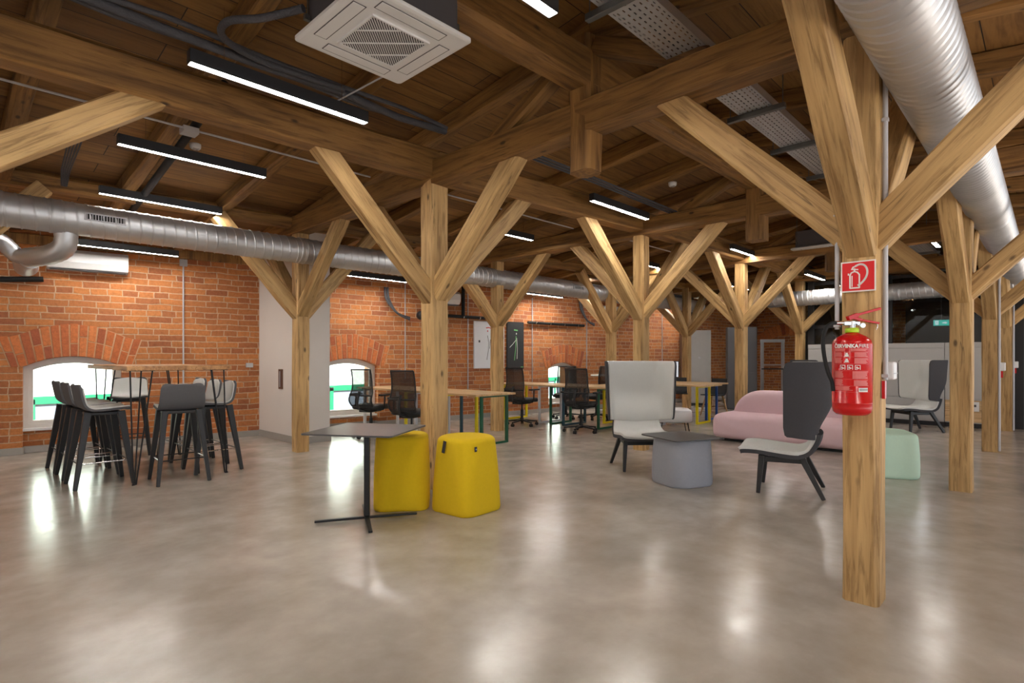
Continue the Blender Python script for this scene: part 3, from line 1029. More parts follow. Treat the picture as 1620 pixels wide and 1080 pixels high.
def grille(parent, x, r, a_deg=206, L=0.30):
    # rectangular grille on the duct flank
    a = math.radians(a_deg)
    m4 = Matrix.Translation((x, 0, 0)) @ Matrix.Rotation(a, 4, 'X')
    g = MB()
    g.box((-L/2, -0.035, r - 0.01), (L/2, -0.027, r + 0.014)).box((-L/2, 0.027, r - 0.01), (L/2, 0.035, r + 0.014))
    g.box((-L/2, -0.035, r - 0.01), (-L/2 + .012, 0.035, r + 0.014)).box((L/2 - .012, -0.035, r - 0.01), (L/2, 0.035, r + 0.014))
    for k in range(14):
        xx = -L/2 + .02 + k * (L - .04) / 13
        g.box((xx - .003, -0.03, r - 0.005), (xx + .003, 0.03, r + 0.011))
    gr = g.build('grille', M['conduit'], parent, m4=m4)
    MB().box((-L/2 + .006, -0.03, r - 0.02), (L/2 - .006, 0.03, r + 0.004)).build('grille_backing', M['rubber'], gr)
for gx in (1.22, 5.35, 8.9):
    grille(DW, gx + 4, 0.158, 86, 0.34)
DF = duct('spiral_duct', 'silver spiral duct crossing in front of the glass room', (12.9, 4.55, 2.52), (12.9, -0.1, 2.52), 0.158, 0.10, (1.2, 2.4, 3.6))
MB().lathe([(0.0, 0), (0.10, 0.0), (0.15, 0.015), (0.162, 0.05), (0.162, 0.09)], 40, M4=Matrix.Rotation(math.pi / 2, 4, 'Y')).build('end_cap', M['galv'], DF)
# branch with two elbows under the wall-side duct
br = thing('duct_branch', 'two silver duct elbows dropping from the long duct at far left', 'duct', (0, 0, 0))
def elbow(name, pts, r, parent):
    mb = MB()
    P = [Vector(p) for p in pts]
    # smooth path
    path = []
    for i in range(len(P) - 1):
        for s in range(8):
            u = s / 8
            p0 = P[max(0, i-1)]; p1 = P[i]; p2 = P[i+1]; p3 = P[min(len(P)-1, i+2)]
            path.append(0.5 * ((2*p1) + (p2-p0)*u + (2*p0-5*p1+4*p2-p3)*u*u + (3*p1-p0-3*p2+p3)*u*u*u))
    path.append(P[-1])
    rr = [r + (0.004 if i % 2 == 0 else 0) for i in range(len(path))]
    mb.tube(path, rr, 24)
    return mb.build(name, M['galv'], parent)
def at(px, py, Z):
    X = (px - 810) / FPX * Z
    return (Z * math.cos(THETA) + X * math.sin(THETA), Z * math.sin(THETA) - X * math.cos(THETA), 1.25 + (566 - py) / FPX * Z)
elbow('elbow', [(0.93, 6.98, 2.55), (0.93, 7.02, 2.36), (0.84, 7.18, 2.28), (0.70, 7.5, 2.27)], 0.095, br)
elbow('elbow', [(0.70, 7.5, 2.27), (0.62, 7.62, 2.30), (0.50, 7.6, 2.42), (0.36, 7.5, 2.44)], 0.075, br)
elbow('outlet', [(0.72, 7.55, 2.27), (0.70, 7.72, 2.26), (0.72, 7.9, 2.22)], 0.10, br)

# ------------------------------------------------------------------ pendant lights
def make_light():
    t = thing('pendant_light', 'x', 'light')
    L = 1.2
    h = MB().box((-L/2, -0.033, 0.014), (L/2, 0.033, 0.085)).box((-L/2, -0.033, 0.0), (L/2, -0.0285, 0.014)).box((-L/2, 0.0285, 0.0), (L/2, 0.033, 0.014)).box((-L/2, -0.0285, 0.0), (-L/2 + .004, 0.0285, 0.014)).box((L/2 - .004, -0.0285, 0.0), (L/2, 0.0285, 0.014))
    h.build('housing', M['steelblack'], t, bevel=0.003)
    MB().box((-L/2 + .0045, -0.028, 0.004), (L/2 - .0045, 0.028, 0.0135)).build('diffuser', M['lamp'], t)
    for s in (-1, 1):
        MB().cyl((s * 0.4, 0, 0.085), (s * 0.4, 0, 0.42), 0.0015, n=6).build('wire', M['chrome'], t)
    return t
LP, used = make_light(), []
lights = [
 (1.67, 3.70, 3.00, 'brightest pendant light tube, nearest, left of the ceiling cassette'),
 (1.67, 5.52, 3.00, 'second pendant light tube from the front on the left'),
 (1.83, 7.17, 2.965, 'third pendant light tube, just above the long duct at left'),
 (1.83, 8.85, 2.67, 'pendant light tube under the long duct by white wall unit'),
 (1.62, 1.84, 3.00, 'pendant light tube cut by the top edge of the picture'),
 (5.72, 3.70, 3.00, 'pendant light tube right of the central post, second bay'),
 (5.66, 5.60, 3.00, 'pendant light tube just right of central post brace'),
 (5.35, 8.35, 2.60, 'pendant light tube under the duct right of the white pier'),
 (9.55, 3.72, 3.00, 'pendant light tube left of the far ceiling cassette'),
 (9.75, 5.55, 3.00, 'pendant light tube partly hidden behind third bay braces'),
 (10.15, 7.25, 2.97, 'pendant light tube above the duct left of black canvas'),
 (9.3, 7.95, 2.60, 'short seeming pendant light tube below duct near black pipe'),
 (12.3, 3.42, 2.86, 'pendant light tube in front of the glass room'),
 (13.9, 7.10, 2.82, 'pendant light tube at the far end of the long duct'),
 (13.4, 5.4, 2.92, 'far pendant light tube behind the pink sofa post'),
 (10.5, 1.30, 3.00, 'pendant light tube glimpsed between the two nearest right posts'),
 (16.0, 5.3, 2.9, 'pendant light tube near the far end brick wall'),
 (16.0, 2.2, 2.8, 'pendant light tube inside the glass room'),
 (1.6, -1.2, 3.00, 'added fill light tube out of view right of the camera'),  # from here on: unseen tubes added to brighten the foreground
 (5.4, -1.2, 3.00, 'added fill light tube out of view beyond the near right post'),
 (-2.0, 3.70, 3.00, 'added fill light tube out of view left of the camera'),
 (-2.0, 0.6, 3.00, 'added fill light tube out of view behind the camera'),
]
for (x, y, z, lab) in lights:
    place(LP, used, (x, y, z), 0, lab, 'pendant light tubes')
# ------------------------------------------------------------------ soft shapes
def pouf_rings(w, d, H, rb, rt, top_scale, n=10, rot=0.0, bulge=0.02, edge=0.05):
    """rounded block: outline rb-rounded at the floor, rounder and narrower at the top"""
    rings = []
    zs = [(0.0, 0.965), (0.008, 0.985), (0.03, 1.0)]
    prof = []
    for z, s in zs: prof.append((z, s))
    for k in range(1, 9):
        z = 0.03 + (H - edge - 0.03) * k / 8
        prof.append((z, 1.0))
    for k in range(1, 8):
        a = math.pi / 2 * k / 7
        prof.append((H - edge + edge * math.sin(a), 1.0 - (edge / (w * 0.5)) * (1 - math.cos(a))))
    for z, s in prof:
        u = z / H
        sc = (1 + (top_scale - 1) * u ** 1.3) * s
        rr = rb + (rt - rb) * u
        b = 1 + bulge * math.sin(math.pi * u)
        o = rrect(w * sc * b, d * sc * b, min(rr, w * sc * 0.499), n)
        rings.append([(x, y, z) for x, y in o])
    # close the top with shrinking rings (slightly domed)
    last = rings[-1]
    for f in (0.8, 0.55, 0.3, 0.08):
        rings.append([(x * f, y * f, H + 0.012 * (1 - f * f)) for x, y, z in last])
    return rings

# yellow poufs
def make_pouf():
    t = thing('yellow_pouf', 'x', 'pouf')
    MB().loft(pouf_rings(0.455, 0.455, 0.61, 0.095, 0.17, 0.945, edge=0.04)).build('body', M['yellow'], t)
    MB().loft([[(x, y, -0.0) for x, y in rrect(0.42, 0.42, 0.1)], [(x, y, 0.012) for x, y in rrect(0.42, 0.42, 0.1)]]).build('base', M['rubber'], t)
    return t
PP, used = make_pouf(), []
p1 = place(PP, used, (2.80, 3.99, 0), math.radians(51), 'left yellow pouf half hidden behind the small black table', 'yellow wool poufs')
p2 = place(PP, used, (3.09, 3.50, 0), math.radians(4), 'right yellow pouf with dark carrying strap on its top edge', 'yellow wool poufs')
# strap and stud, only on the right pouf
stp = MB().bar((-0.229, 0.015, 0.585), (-0.236, 0.03, 0.490), 0.006, 0.03, up=(0, 1, 0)).build('strap', M['strap'], p2)
tg = MB().box((-0.013, -0.003, -0.02), (0.013, 0.003, 0.02)).build('tag', M['strap'], p2, loc=(-0.12, -0.222, 0.53), bevel=0.002)
MB().cyl((0.0, -0.003, 0), (0.0, -0.005, 0), 0.006, n=10).build('eyelet', M['chrome'], tg)

# grey low table: wool body with dark top
ct = thing('coffee_table', 'low grey wool pouf table with dark laminate top', 'table', (5.24, 2.68, 0), math.radians(-24))
MB().loft(pouf_rings(0.50, 0.50, 0.452, 0.15, 0.17, 0.97, edge=0.015)).build('body', M['greyblue'], ct)
MB().loft([[(x, y, 0.0) for x, y in rrect(0.46, 0.46, 0.14)], [(x, y, 0.012) for x, y in rrect(0.46, 0.46, 0.14)]]).build('base', M['rubber'], ct)
MB().prism(rrect(0.60, 0.60, 0.06, 8), 0.458, 0.470).build('top', M['graphite_top'], ct, bevel=0.003)

# mint pouf
mt = thing('mint_pouf', 'pale mint green pouf partly hidden by the extinguisher post', 'pouf', (7.20, 1.35, 0), math.radians(24))
MB().loft(pouf_rings(0.66, 0.60, 0.46, 0.13, 0.16, 0.97, edge=0.04)).build('body', M['mint'], mt)
MB().loft([[(x, y, 0.0) for x, y in rrect(0.62, 0.56, 0.13)], [(x, y, 0.012) for x, y in rrect(0.62, 0.56, 0.13)]]).build('base', M['rubber'], mt)
MB().cyl((-0.12, -0.302, 0.34), (-0.12, -0.310, 0.34), 0.014, n=14).build('stud', M['galv_dark'], mt)

# pink sofa: big seat roll with a rounded back cushion roll
sf = thing('pink_sofa', 'large soft pink sofa with rounded seat and back rolls', 'sofa', (8.76, 2.74, 0), 0)
def roll(xw, z0, z1, ylen, rx, rz_, name, x0=0.0, y0=0.0, re=0.2, e=0.55, endlow=0.0):
    """soft upholstered block along Y, rounded section and quarter-round ends of radius re"""
    S = 40; rings = []
    hz = (z1 - z0) / 2; zc = (z0 + z1) / 2
    us = []
    for k in range(13):
        us.append((-ylen/2 + re * (1 - math.cos(math.pi/2 * k/12)), math.sin(math.pi/2 * k/12)))
    mid = [(-ylen/2 + re + (ylen - 2*re) * k/8, 1.0) for k in range(1, 8)]
    for (y, k) in us + mid + [(-y_, k_) for y_, k_ in reversed(us)]:
        k = max(k, 0.03)
        kk = k ** 0.7
        ring = []
        for s in range(S):
            a = 2 * math.pi * s / S
            ca, sa = math.cos(a), math.sin(a)
            px = math.copysign(abs(ca) ** e, ca) * xw / 2 * (1 - rx * (1 - kk))
            pz = math.copysign(abs(sa) ** e, sa) * hz
            top = zc + pz
            z = z0 + (top - z0) * (kk if endlow else (1 - (1 - kk) * 0.0))
            if not endlow: z = zc + pz * (0.70 + 0.30 * kk)
            ring.append((x0 + px, y0 + y, z))
        rings.append(ring)
    return MB().loft(rings).build(name, M['pink'], sf)
roll(0.98, 0.015, 0.41, 2.05, 0.35, 0.2, 'seat_roll', re=0.14, e=0.46)
roll(0.46, 0.20, 0.745, 1.86, 0.35, 0.34, 'back_roll', x0=0.28, re=0.42, e=0.60, endlow=1)
MB().box((-0.40, -0.92, 0), (0.40, 0.92, 0.03)).build('base', M['rubber'], sf)

# ------------------------------------------------------------------ café table
cf = thing('cafe_table', 'small square table with thin black top and cross foot', 'table', (2.36, 3.77, 0), 0)
ca = math.atan2(3.21 - 3.77, 2.16 - 1.81)   # left edge direction
topc = [(1.858, 3.944), (2.232, 3.332), (2.839, 3.706), (2.491, 4.328)]
cx_, cy_ = sum(p[0] for p in topc) / 4, sum(p[1] for p in topc) / 4
cf.location = (cx_, cy_, 0)
ang = math.radians(-58)
MB().prism(rrect(0.71, 0.71, 0.03, 5), 0.688, 0.700, M4=rot_z(ang)).build('top', M['graphite_top'], cf, bevel=0.002)
MB().box((-0.021, -0.021, 0.03), (0.021, 0.021, 0.67), M4=rot_z(ang + .3)).build('pole', M['black'], cf, bevel=0.004)
MB().box((-0.12, -0.12, 0.67), (0.12, 0.12, 0.688), M4=rot_z(ang)).build('mounting_plate', M['black'], cf)
for k in range(4):
    a = math.radians([-28, 62, 152, 242][k])
    MB().bar((0, 0, 0.019), (0.385 * math.cos(a), 0.385 * math.sin(a), 0.015), 0.036, 0.020, 0.03, 0.016, up=(0, 0, 1)).build('foot', M['black'], cf, bevel=0.004)

# ------------------------------------------------------------------ high backed lounge chairs (front is -Y)
def surf(fn, nu, nv, off, name, mat, parent, sub=0, flip=False):
    """grid surface fn(u,v) with thickness grown along its normal"""
    P = [[Vector(fn(i / nu, j / nv)) for j in range(nv + 1)] for i in range(nu + 1)]
    def nrm(i, j):
        a = P[min(nu, i+1)][j] - P[max(0, i-1)][j]; b = P[i][min(nv, j+1)] - P[i][max(0, j-1)]
        n = a.cross(b)
        return n.normalized() if n.length > 1e-9 else Vector((0, 0, 1))
    o0, o1 = off
    vs = []
    for oo in (o0, o1):
        for i in range(nu + 1):
            for j in range(nv + 1):
                vs.append(P[i][j] + nrm(i, j) * oo)
    W = nv + 1; B = (nu + 1) * W
    fs = []
    for i in range(nu):
        for j in range(nv):
            a, b, c, d = i*W+j, (i+1)*W+j, (i+1)*W+j+1, i*W+j+1
            fs.append((a, d, c, b)); fs.append((B+a, B+b, B+c, B+d))
    for i in range(nu):
        a, b = i*W, (i+1)*W
        fs.append((a, b, B+b, B+a))
        a, b = i*W+nv, (i+1)*W+nv
        fs.append((b, a, B+a, B+b))
    for j in range(nv):
        a, b = j, j+1
        fs.append((b, a, B+a, B+b))
        a, b = nu*W+j, nu*W+j+1
        fs.append((a, b, B+b, B+a))
    mb = MB(); mb.add([tuple(v) for v in vs], fs, True)
    o = mb.build(name, mat, parent)
    bm = bmesh.new(); bm.from_mesh(o.data); bmesh.ops.recalc_face_normals(bm, faces=bm.faces); bm.to_mesh(o.data); bm.free()
    md = o.modifiers.new('bevel', 'BEVEL'); md.width = 0.008; md.segments = 3; md.limit_method = 'ANGLE'; md.angle_limit = math.radians(50)
    return o

def lerp(a, b, t): return a + (b - a) * t
def poly_at(pts, t):
    """pts list of (x,y) evaluated as smooth path, t in 0..1 by index"""
    n = len(pts) - 1
    s = min(n - 1e-6, max(0, t * n)); i = int(s); u = s - i
    p0 = pts[max(0, i-1)]; p1 = pts[i]; p2 = pts[min(n, i+1)]; p3 = pts[min(n, i+2)]
    return tuple(0.5*((2*b)+(c-a)*u+(2*a-5*b+4*c-d)*u*u+(-a+3*b-3*c+d)*u**3) for a, b, c, d in zip(p0, p1, p2, p3))

def make_lounge():
    t = thing('lounge_chair', 'x', 'armchair')
    # seat shell profile (y, z): front lip -> seat -> curve up to neck
    prof = [(-0.36, 0.375), (-0.33, 0.392), (-0.20, 0.395), (0.0, 0.375), (0.14, 0.372), (0.222, 0.403), (0.264, 0.46), (0.290, 0.52), (0.298, 0.57)]
    def seat(u, v, w_in=0.0):
        y, z = poly_at(prof, v)
        hw = 0.305 if v < 0.45 else lerp(0.305, 0.27, min(1, (v - 0.45) / 0.4))
        if v < 0.12: hw -= 0.05 * (1 - v / 0.12) ** 2
        hw -= w_in
        s = -1 + 2 * u
        return (s * hw, y - 0.02 * s * s * (v > 0.5), z + 0.012 * s * s * (1 - v))
    surf(lambda u, v: seat(u, v), 14, 34, (-0.035, 0.0), 'seat_shell', M['charcoal'], t)
    surf(lambda u, v: seat(u, 0.01 + v * 0.97, 0.004), 14, 34, (0.001, 0.028), 'seat_pad', M['lightgrey'], t)
    # screen
    plan = [(-0.385, 0.0), (-0.378, 0.3), (-0.355, 0.62), (-0.29, 0.90), (-0.16, 0.985), (0.0, 1.0), (0.16, 0.985), (0.29, 0.90), (0.355, 0.62), (0.378, 0.3), (0.385, 0.0)]
    def scr(u, v, grow=0.0, inset=0.0):
        uu = inset + u * (1 - 2 * inset)
        x, y = poly_at(plan, uu)
        s = abs(2 * uu - 1)
        d = (1 - s) * 0.62                        # run from the wing edge
        r = 0.07
        dz = r - math.sqrt(max(0, r*r - (r - min(d, r)) ** 2)) if d < r else 0
        zb = 0.545 + dz * 1.2 - 0.045 * (1 - min(1, s / 0.85))
        zt = 1.215 - dz
        z = lerp(zb + inset * 0.3, zt - inset * 0.3, v)
        h = (z - 0.55) / 0.66
        w = lerp(0.93, 1.0, min(1, max(0, h) ** 0.8))
        hh = max(0.0, min(1.0, h / 0.5)); hh = hh * hh * (3 - 2 * hh)
        dep = 0.255 + 0.10 * hh + 0.04 * max(0.0, h)
        return (x * w, 0.015 + y * dep, z)
    surf(lambda u, v: scr(u, v), 44, 16, (-0.02, 0.0), 'screen_shell', M['charcoal'], t)
    surf(lambda u, v: scr(u, v, 0, 0.004), 44, 16, (0.001, 0.018), 'screen_lining', M['lightgrey'], t)
    # legs and rails
    f = MB()
    f.bar((-0.235, -0.20, 0.318), (-0.205, 0.20, 0.318), 0.03, 0.05, up=(0, 0, 1)).bar((0.235, -0.20, 0.318), (0.205, 0.20, 0.318), 0.03, 0.05, up=(0, 0, 1))
    f.bar((-0.24, -0.17, 0.315), (0.24, -0.17, 0.315), 0.035, 0.05, up=(0, 0, 1)).bar((-0.21, 0.17, 0.315), (0.21, 0.17, 0.315), 0.035, 0.05, up=(0, 0, 1))
    f.build('rail', M['blackwood'], t, bevel=0.006)
    for sx in (-1, 1):
        MB().bar((sx * 0.255, -0.20, 0.0), (sx * 0.235, -0.17, 0.355), 0.030, 0.034, 0.045, 0.055, up=(0, 1, 0)).build('leg', M['blackwood'], t, bevel=0.006)
        MB().bar((sx * 0.285, 0.335, 0.0), (sx * 0.215, 0.16, 0.345), 0.030, 0.034, 0.045, 0.055, up=(0, 1, 0)).build('leg', M['blackwood'], t, bevel=0.006)
    return t
LC, used = make_lounge(), []
LG = 'high backed lounge chairs'
def face(dx, dy): return math.atan2(dy, dx) + math.pi / 2       # front (-Y) towards (dx,dy)
place(LC, used, (5.61, 3.35, 0), face(-0.69, -0.72), 'light grey high backed lounge chair facing the camera behind the grey table', LG)
place(LC, used, (5.63, 1.84, 0), face(-0.26, 0.965), 'charcoal backed lounge chair seen side on beside the extinguisher post', LG)
place(LC, used, (11.73, 1.74, 0), face(-0.68, 0.735), 'high backed lounge chair by the grey cabinets behind the right posts', LG)
place(LC, used, (10.75, 2.95, 0), face(0.35, -0.93), 'high backed lounge chair behind the pink sofa, mostly hidden', LG)

# low white armchair with thin legs, behind the light grey lounge chair
aw = thing('low_armchair', 'small white upholstered seat on thin black legs behind the lounge chair', 'armchair', (8.62, 4.56, 0), math.radians(35))
MB().loft([[(x, y, z + 0.20) for x, y, _ in r] for r, z in [([(px, py, 0) for px, py in rrect(0.56 * s, 0.56 * s, 0.14, 6)], zz) for s, zz in ((0.96, 0.0), (1.0, 0.03), (1.0, 0.15), (0.97, 0.19), (0.88, 0.205))]]).build('seat', M['white'], aw)
for sx in (-1, 1):
    for sy in (-1, 1):
        MB().tube([(sx * 0.17, sy * 0.2, 0.2), (sx * 0.21, sy * 0.235, 0.0), (sx * 0.235, sy * 0.2, 0.2)], 0.006, 6).build('leg', M['black'], aw)

# ------------------------------------------------------------------ bar stools (front is -Y)
def make_stool():
    t = thing('bar_stool', 'x', 'stool')
    prof = [(-0.215, 0.742), (-0.19, 0.752), (-0.10, 0.748), (0.02, 0.742), (0.10, 0.748), (0.155, 0.785), (0.185, 0.86), (0.205, 0.94), (0.215, 0.975)]
    def seat(u, v, ins=0.0):
        y, z = poly_at(prof, v)
        hw = lerp(0.19, 0.205, min(1, v / 0.5)) if v < 0.6 else lerp(0.205, 0.185, (v - 0.6) / 0.4)
        if v < 0.1: hw -= 0.03 * (1 - v / 0.1) ** 2
        if v > 0.88: hw -= 0.035 * ((v - 0.88) / 0.12) ** 2
        s = -1 + 2 * u
        hw -= ins
        cup = 0.018 * s * s if v < 0.55 else 0.018 * s * s
        back = 0.045 * s * s * max(0, (v - 0.5) / 0.5)
        return (s * hw, y - back * 0.7, z + cup * (1 - v) + 0.016 * (1 - s * s) * max(0, v - 0.5) * 2)
    surf(lambda u, v: seat(u, v), 14, 30, (-0.022, 0.0), 'seat_shell', M['midgrey'], t)
    surf(lambda u, v: seat(u, 0.01 + 0.98 * v, 0.003), 14, 30, (0.001, 0.014), 'seat_pad', M['lightgrey'], t)
    MB().box((-0.15, -0.15, 0.690), (0.15, 0.13, 0.722)).build('seat_frame', M['blackwood'], t, bevel=0.008)
    ends = {}
    for sx in (-1, 1):
        for sy in (-1, 1):
            a = (sx * 0.225, sy * 0.225 + (0.02 if sy > 0 else 0), 0.0); b = (sx * 0.150, sy * 0.135, 0.725)
            ends[(sx, sy)] = (Vector(a), Vector(b))
            MB().bar(a, b, 0.032, 0.036, 0.055, 0.065, up=(0, 1, 0)).build('leg', M['blackwood'], t, bevel=0.006)
    q = lambda sx, sy: ends[(sx, sy)][0].lerp(ends[(sx, sy)][1], 0.33)
    for a, b in (((-1, -1), (1, -1)), ((1, -1), (1, 1)), ((1, 1), (-1, 1)), ((-1, 1), (-1, -1))):
        MB().cyl(q(*a), q(*b), 0.006, n=8).build('footrest', M['chrome'] if a[0] * b[0] > 0 else M['black'], t)
    return t
SP, used = make_stool(), []
SG = 'grey bar stools around the high table'
stools = [
 (1.19, 6.84, face(1, 0.02), 'nearest bar stool on the left side of the high table'),
 (1.19, 7.46, face(1, 0.0), 'middle bar stool of the three on the left side'),
 (1.18, 8.00, face(1, 0.03), 'rearmost bar stool of the three before the first window'),
 (1.78, 6.46, face(0.08, 1), 'bar stool at near end of high table, dark back to camera'),
 (1.80, 8.62, face(-0.25, -1), 'bar stool at the far end seen through the hairpin legs'),
 (2.20, 6.80, face(-1, 0.02), 'nearest bar stool on the right side of the high table'),
 (2.22, 7.33, face(-1, 0.0), 'middle bar stool of the three on the right side'),
 (2.22, 7.86, face(-1, -0.02), 'rearmost bar stool of the three on the right side'),
]
for (x, y, a, lab) in stools:
    place(SP, used, (x, y, 0), a, lab, SG)

# high table on hairpin legs
ht = thing('bar_table', 'high wooden table on black hairpin legs among the bar stools', 'table', (1.82, 7.38, 0))
MB().box((-0.50, -0.96, 1.125), (0.46, 0.96, 1.17)).build('top', M['bartop'], ht, bevel=0.004)
for sx in (-1, 1):
    for yy in (-0.90, 0.72):
        cx0, cy0 = sx * 0.43, yy
        g = MB()
        f = (cx0, cy0, 0.008)
        for (dx, dy) in ((-0.03, -0.0), (-sx * 0.10, 0.16), (-sx * 0.16, -0.0)):
            g.cyl((cx0 + dx * 0.12, cy0 + dy * 0.12, 0.006), (cx0 + dx, cy0 + dy, 1.125), 0.0075, n=8)
        g.cyl((cx0 - .012, cy0, 0.006), (cx0 + .012, cy0 + .01, 0.006), 0.0075, n=8)
        g.box((min(cx0, cx0 - sx * .17) - .01, min(cy0, cy0 + .17) - .01, 1.119), (max(cx0, cx0 - sx * .17) + .01, max(cy0, cy0 + .17) + .01, 1.126))
        g.build('hairpin_leg', M['black'], ht)

# ------------------------------------------------------------------ desks
def desk(label, x0, y0, wx, wy, frames, z=0.74):
    """frames: (offset from the near end, half width, colour)"""
    t = thing('desk', label, 'desk', (x0 + wx / 2, y0 + wy / 2, 0), 0, 'plywood desks on coloured frames')
    MB().box((-wx/2, -wy/2, z - 0.028), (wx/2, wy/2, z)).build('top', M['desk'], t, bevel=0.002)
    for dy, a, c, *o_ in frames:
        yy = -wy / 2 + dy
        g = MB(); s = 0.02; k_ = o_[0] if o_ else 0.0
        g.box((k_ - a - s, yy - s, 0.0), (k_ - a + s, yy + s, z - 0.028)).box((k_ + a - s, yy - s, 0.0), (k_ + a + s, yy + s, z - 0.028))
        g.box((k_ - a + s, yy - s, 0.0), (k_ + a - s, yy + s, 0.03)).box((k_ - a + s, yy - s, z - 0.058), (k_ + a - s, yy + s, z - 0.028))
        g.build('leg_frame', M[c], t, bevel=0.003)
    return t
desk('near plywood desk left group, green end frame behind right yellow pouf', 5.22, 5.72, 0.80, 1.58, [(0.12, 0.255, 'green', 0.075), (0.78, 0.33, 'yellowsteel'), (1.14, 0.33, 'teal'), (1.46, 0.33, 'whitesteel')])
desk('far plywood desk left group, standing before the second window', 5.22, 7.31, 0.80, 1.50, [(0.14, 0.33, 'yellowsteel'), (1.34, 0.34, 'whitesteel')])
desk('near plywood desk middle group, green frame left of light lounge chair', 8.05, 5.10, 0.80, 1.58, [(0.62, 0.33, 'green'), (1.40, 0.33, 'teal')])
desk('far plywood desk middle group below the black canvas', 8.05, 6.69, 0.80, 1.48, [(0.14, 0.30, 'green'), (0.40, 0.33, 'whitesteel'), (1.34, 0.33, 'yellowsteel')])
desk('plywood desk of the middle group with white frame near the third window', 8.86, 5.10, 0.80, 1.20, [(0.16, 0.33, 'whitesteel'), (1.06, 0.33, 'yellowsteel')])
desk('plywood desk on a yellow frame right of the light lounge chair', 9.90, 4.62, 0.78, 1.58, [(0.20, 0.26, 'yellowsteel'), (1.42, 0.33, 'whitesteel')])
desk('plywood desk on a blue frame left of the pink sofa', 10.70, 4.80, 0.70, 1.40, [(0.20, 0.24, 'blue'), (1.20, 0.28, 'blue')])

# ------------------------------------------------------------------ office chairs (front is -Y)
def make_office():
    t = thing('office_chair', 'x', 'office chair')
    b = MB()
    for k in range(5):
        a = 2 * math.pi * k / 5 + 0.3
        b.bar((0.02 * math.cos(a), 0.02 * math.sin(a), 0.105), (0.29 * math.cos(a), 0.29 * math.sin(a), 0.075), 0.05, 0.03, 0.032, 0.022, up=(0, 0, 1))
    b.cyl((0, 0, 0.075), (0, 0, 0.14), 0.035)
    b.build('star_base', M['blackplastic'], t, bevel=0.004)
    for k in range(5):
        a = 2 * math.pi * k / 5 + 0.3
        c = Vector((0.285 * math.cos(a), 0.285 * math.sin(a), 0.028))
        n = Vector((-math.sin(a), math.cos(a), 0))
        MB().cyl(c - n * 0.024, c - n * 0.006, 0.028, n=14).cyl(c + n * 0.006, c + n * 0.024, 0.028, n=14).cyl(c + Vector((0, 0, 0)), c + Vector((0, 0, 0.05)), 0.008, n=8).build('caster', M['rubber'], t)
    MB().cyl((0, 0, 0.13), (0, 0, 0.30), 0.027).cyl((0, 0, 0.30), (0, 0, 0.41), 0.015).build('gas_column', M['blackplastic'], t)
    MB().box((-0.11, -0.13, 0.40), (0.11, 0.16, 0.445)).bar((0, 0.12, 0.42), (0, 0.30, 0.47), 0.07, 0.03, up=(0, 0, 1)).build('tilt_mechanism', M['blackplastic'], t, bevel=0.01)
    rings = []
    for s, z in ((0.93, 0.445), (1.0, 0.46), (1.0, 0.49), (0.96, 0.512), (0.82, 0.522)):
        rings.append([(x * s, y * s - 0.01, z - 0.012 * (abs(y) > 0.18) * (y < 0)) for x, y in rrect(0.49, 0.47, 0.11, 6)])
    MB().loft(rings).build('seat', M['blackplastic'], t)
    prof = [(0.245, 0.50), (0.285, 0.56), (0.295, 0.62), (0.255, 0.72), (0.245, 0.82), (0.255, 0.95), (0.285, 1.07)]
    def back(u, v):
        y, z = poly_at(prof, v)
        s = -1 + 2 * u
        hw = lerp(0.205, 0.185, v) + 0.03 * math.sin(math.pi * min(1, v * 1.6)) * 0.6
        return (s * hw, y - 0.035 * s * s, z)
    surf(back, 12, 20, (-0.001, 0.001), 'backrest_mesh', M['mesh'], t)
    fr = MB()
    e = lambda u, n: [back(u, k / n) for k in range(n + 1)]
    top = [back(k / 8, 1.0) for k in range(9)]; bot = [back(k / 8, 0.0) for k in range(9)]
    fr.tube(e(0.0, 14), 0.011, 8).tube(e(1.0, 14), 0.011, 8).tube(top, 0.011, 8).tube(bot, 0.013, 8)
    mid = [back(k / 8, 0.42) for k in range(9)]
    fr.tube([(x, y + 0.01, z) for x, y, z in mid], 0.012, 8)
    fr.tube([(0, 0.30, 0.46), (0, 0.33, 0.55), (0, 0.315, 0.63), (0, 0.275, 0.73)], 0.02, 8)
    fr.build('backrest_frame', M['blackplastic'], t)
    for s in (-1, 1):
        a = MB()
        a.tube([(s * 0.14, 0.02, 0.43), (s * 0.26, 0.03, 0.445), (s * 0.285, 0.03, 0.50), (s * 0.285, 0.02, 0.66)], 0.014, 8)
        a.box((s * 0.285 - 0.04, -0.11, 0.66), (s * 0.285 + 0.04, 0.13, 0.685))
        a.build('armrest', M['blackplastic'], t, bevel=0.006)
    return t
OC, used = make_office(), []
OG = 'black mesh office chairs at the desks'
chairs = [
 (4.80, 6.62, face(1, 0.40), 'black mesh office chair just left of the central post'),
 (4.87, 7.80, face(1, 0.35), 'black mesh office chair in front of the second window'),
 (7.62, 7.08, face(1, 0.12), 'black mesh office chair below the black canvas'),
 (7.62, 5.72, face(1, 0.30), 'nearest rear chair of middle desks, mesh back against third window'),
 (9.14, 7.25, face(-0.9, -0.6), 'black mesh office chair beyond the middle desk at third window'),
 (9.47, 6.72, face(-1, 0.3), 'black mesh office chair partly behind the light lounge chair'),
 (10.95, 6.75, face(-0.3, -1), 'black office chair behind the desk with yellow frame'),
]
for (x, y, a, lab) in chairs:
    place(OC, used, (x, y, 0), a, lab, OG)

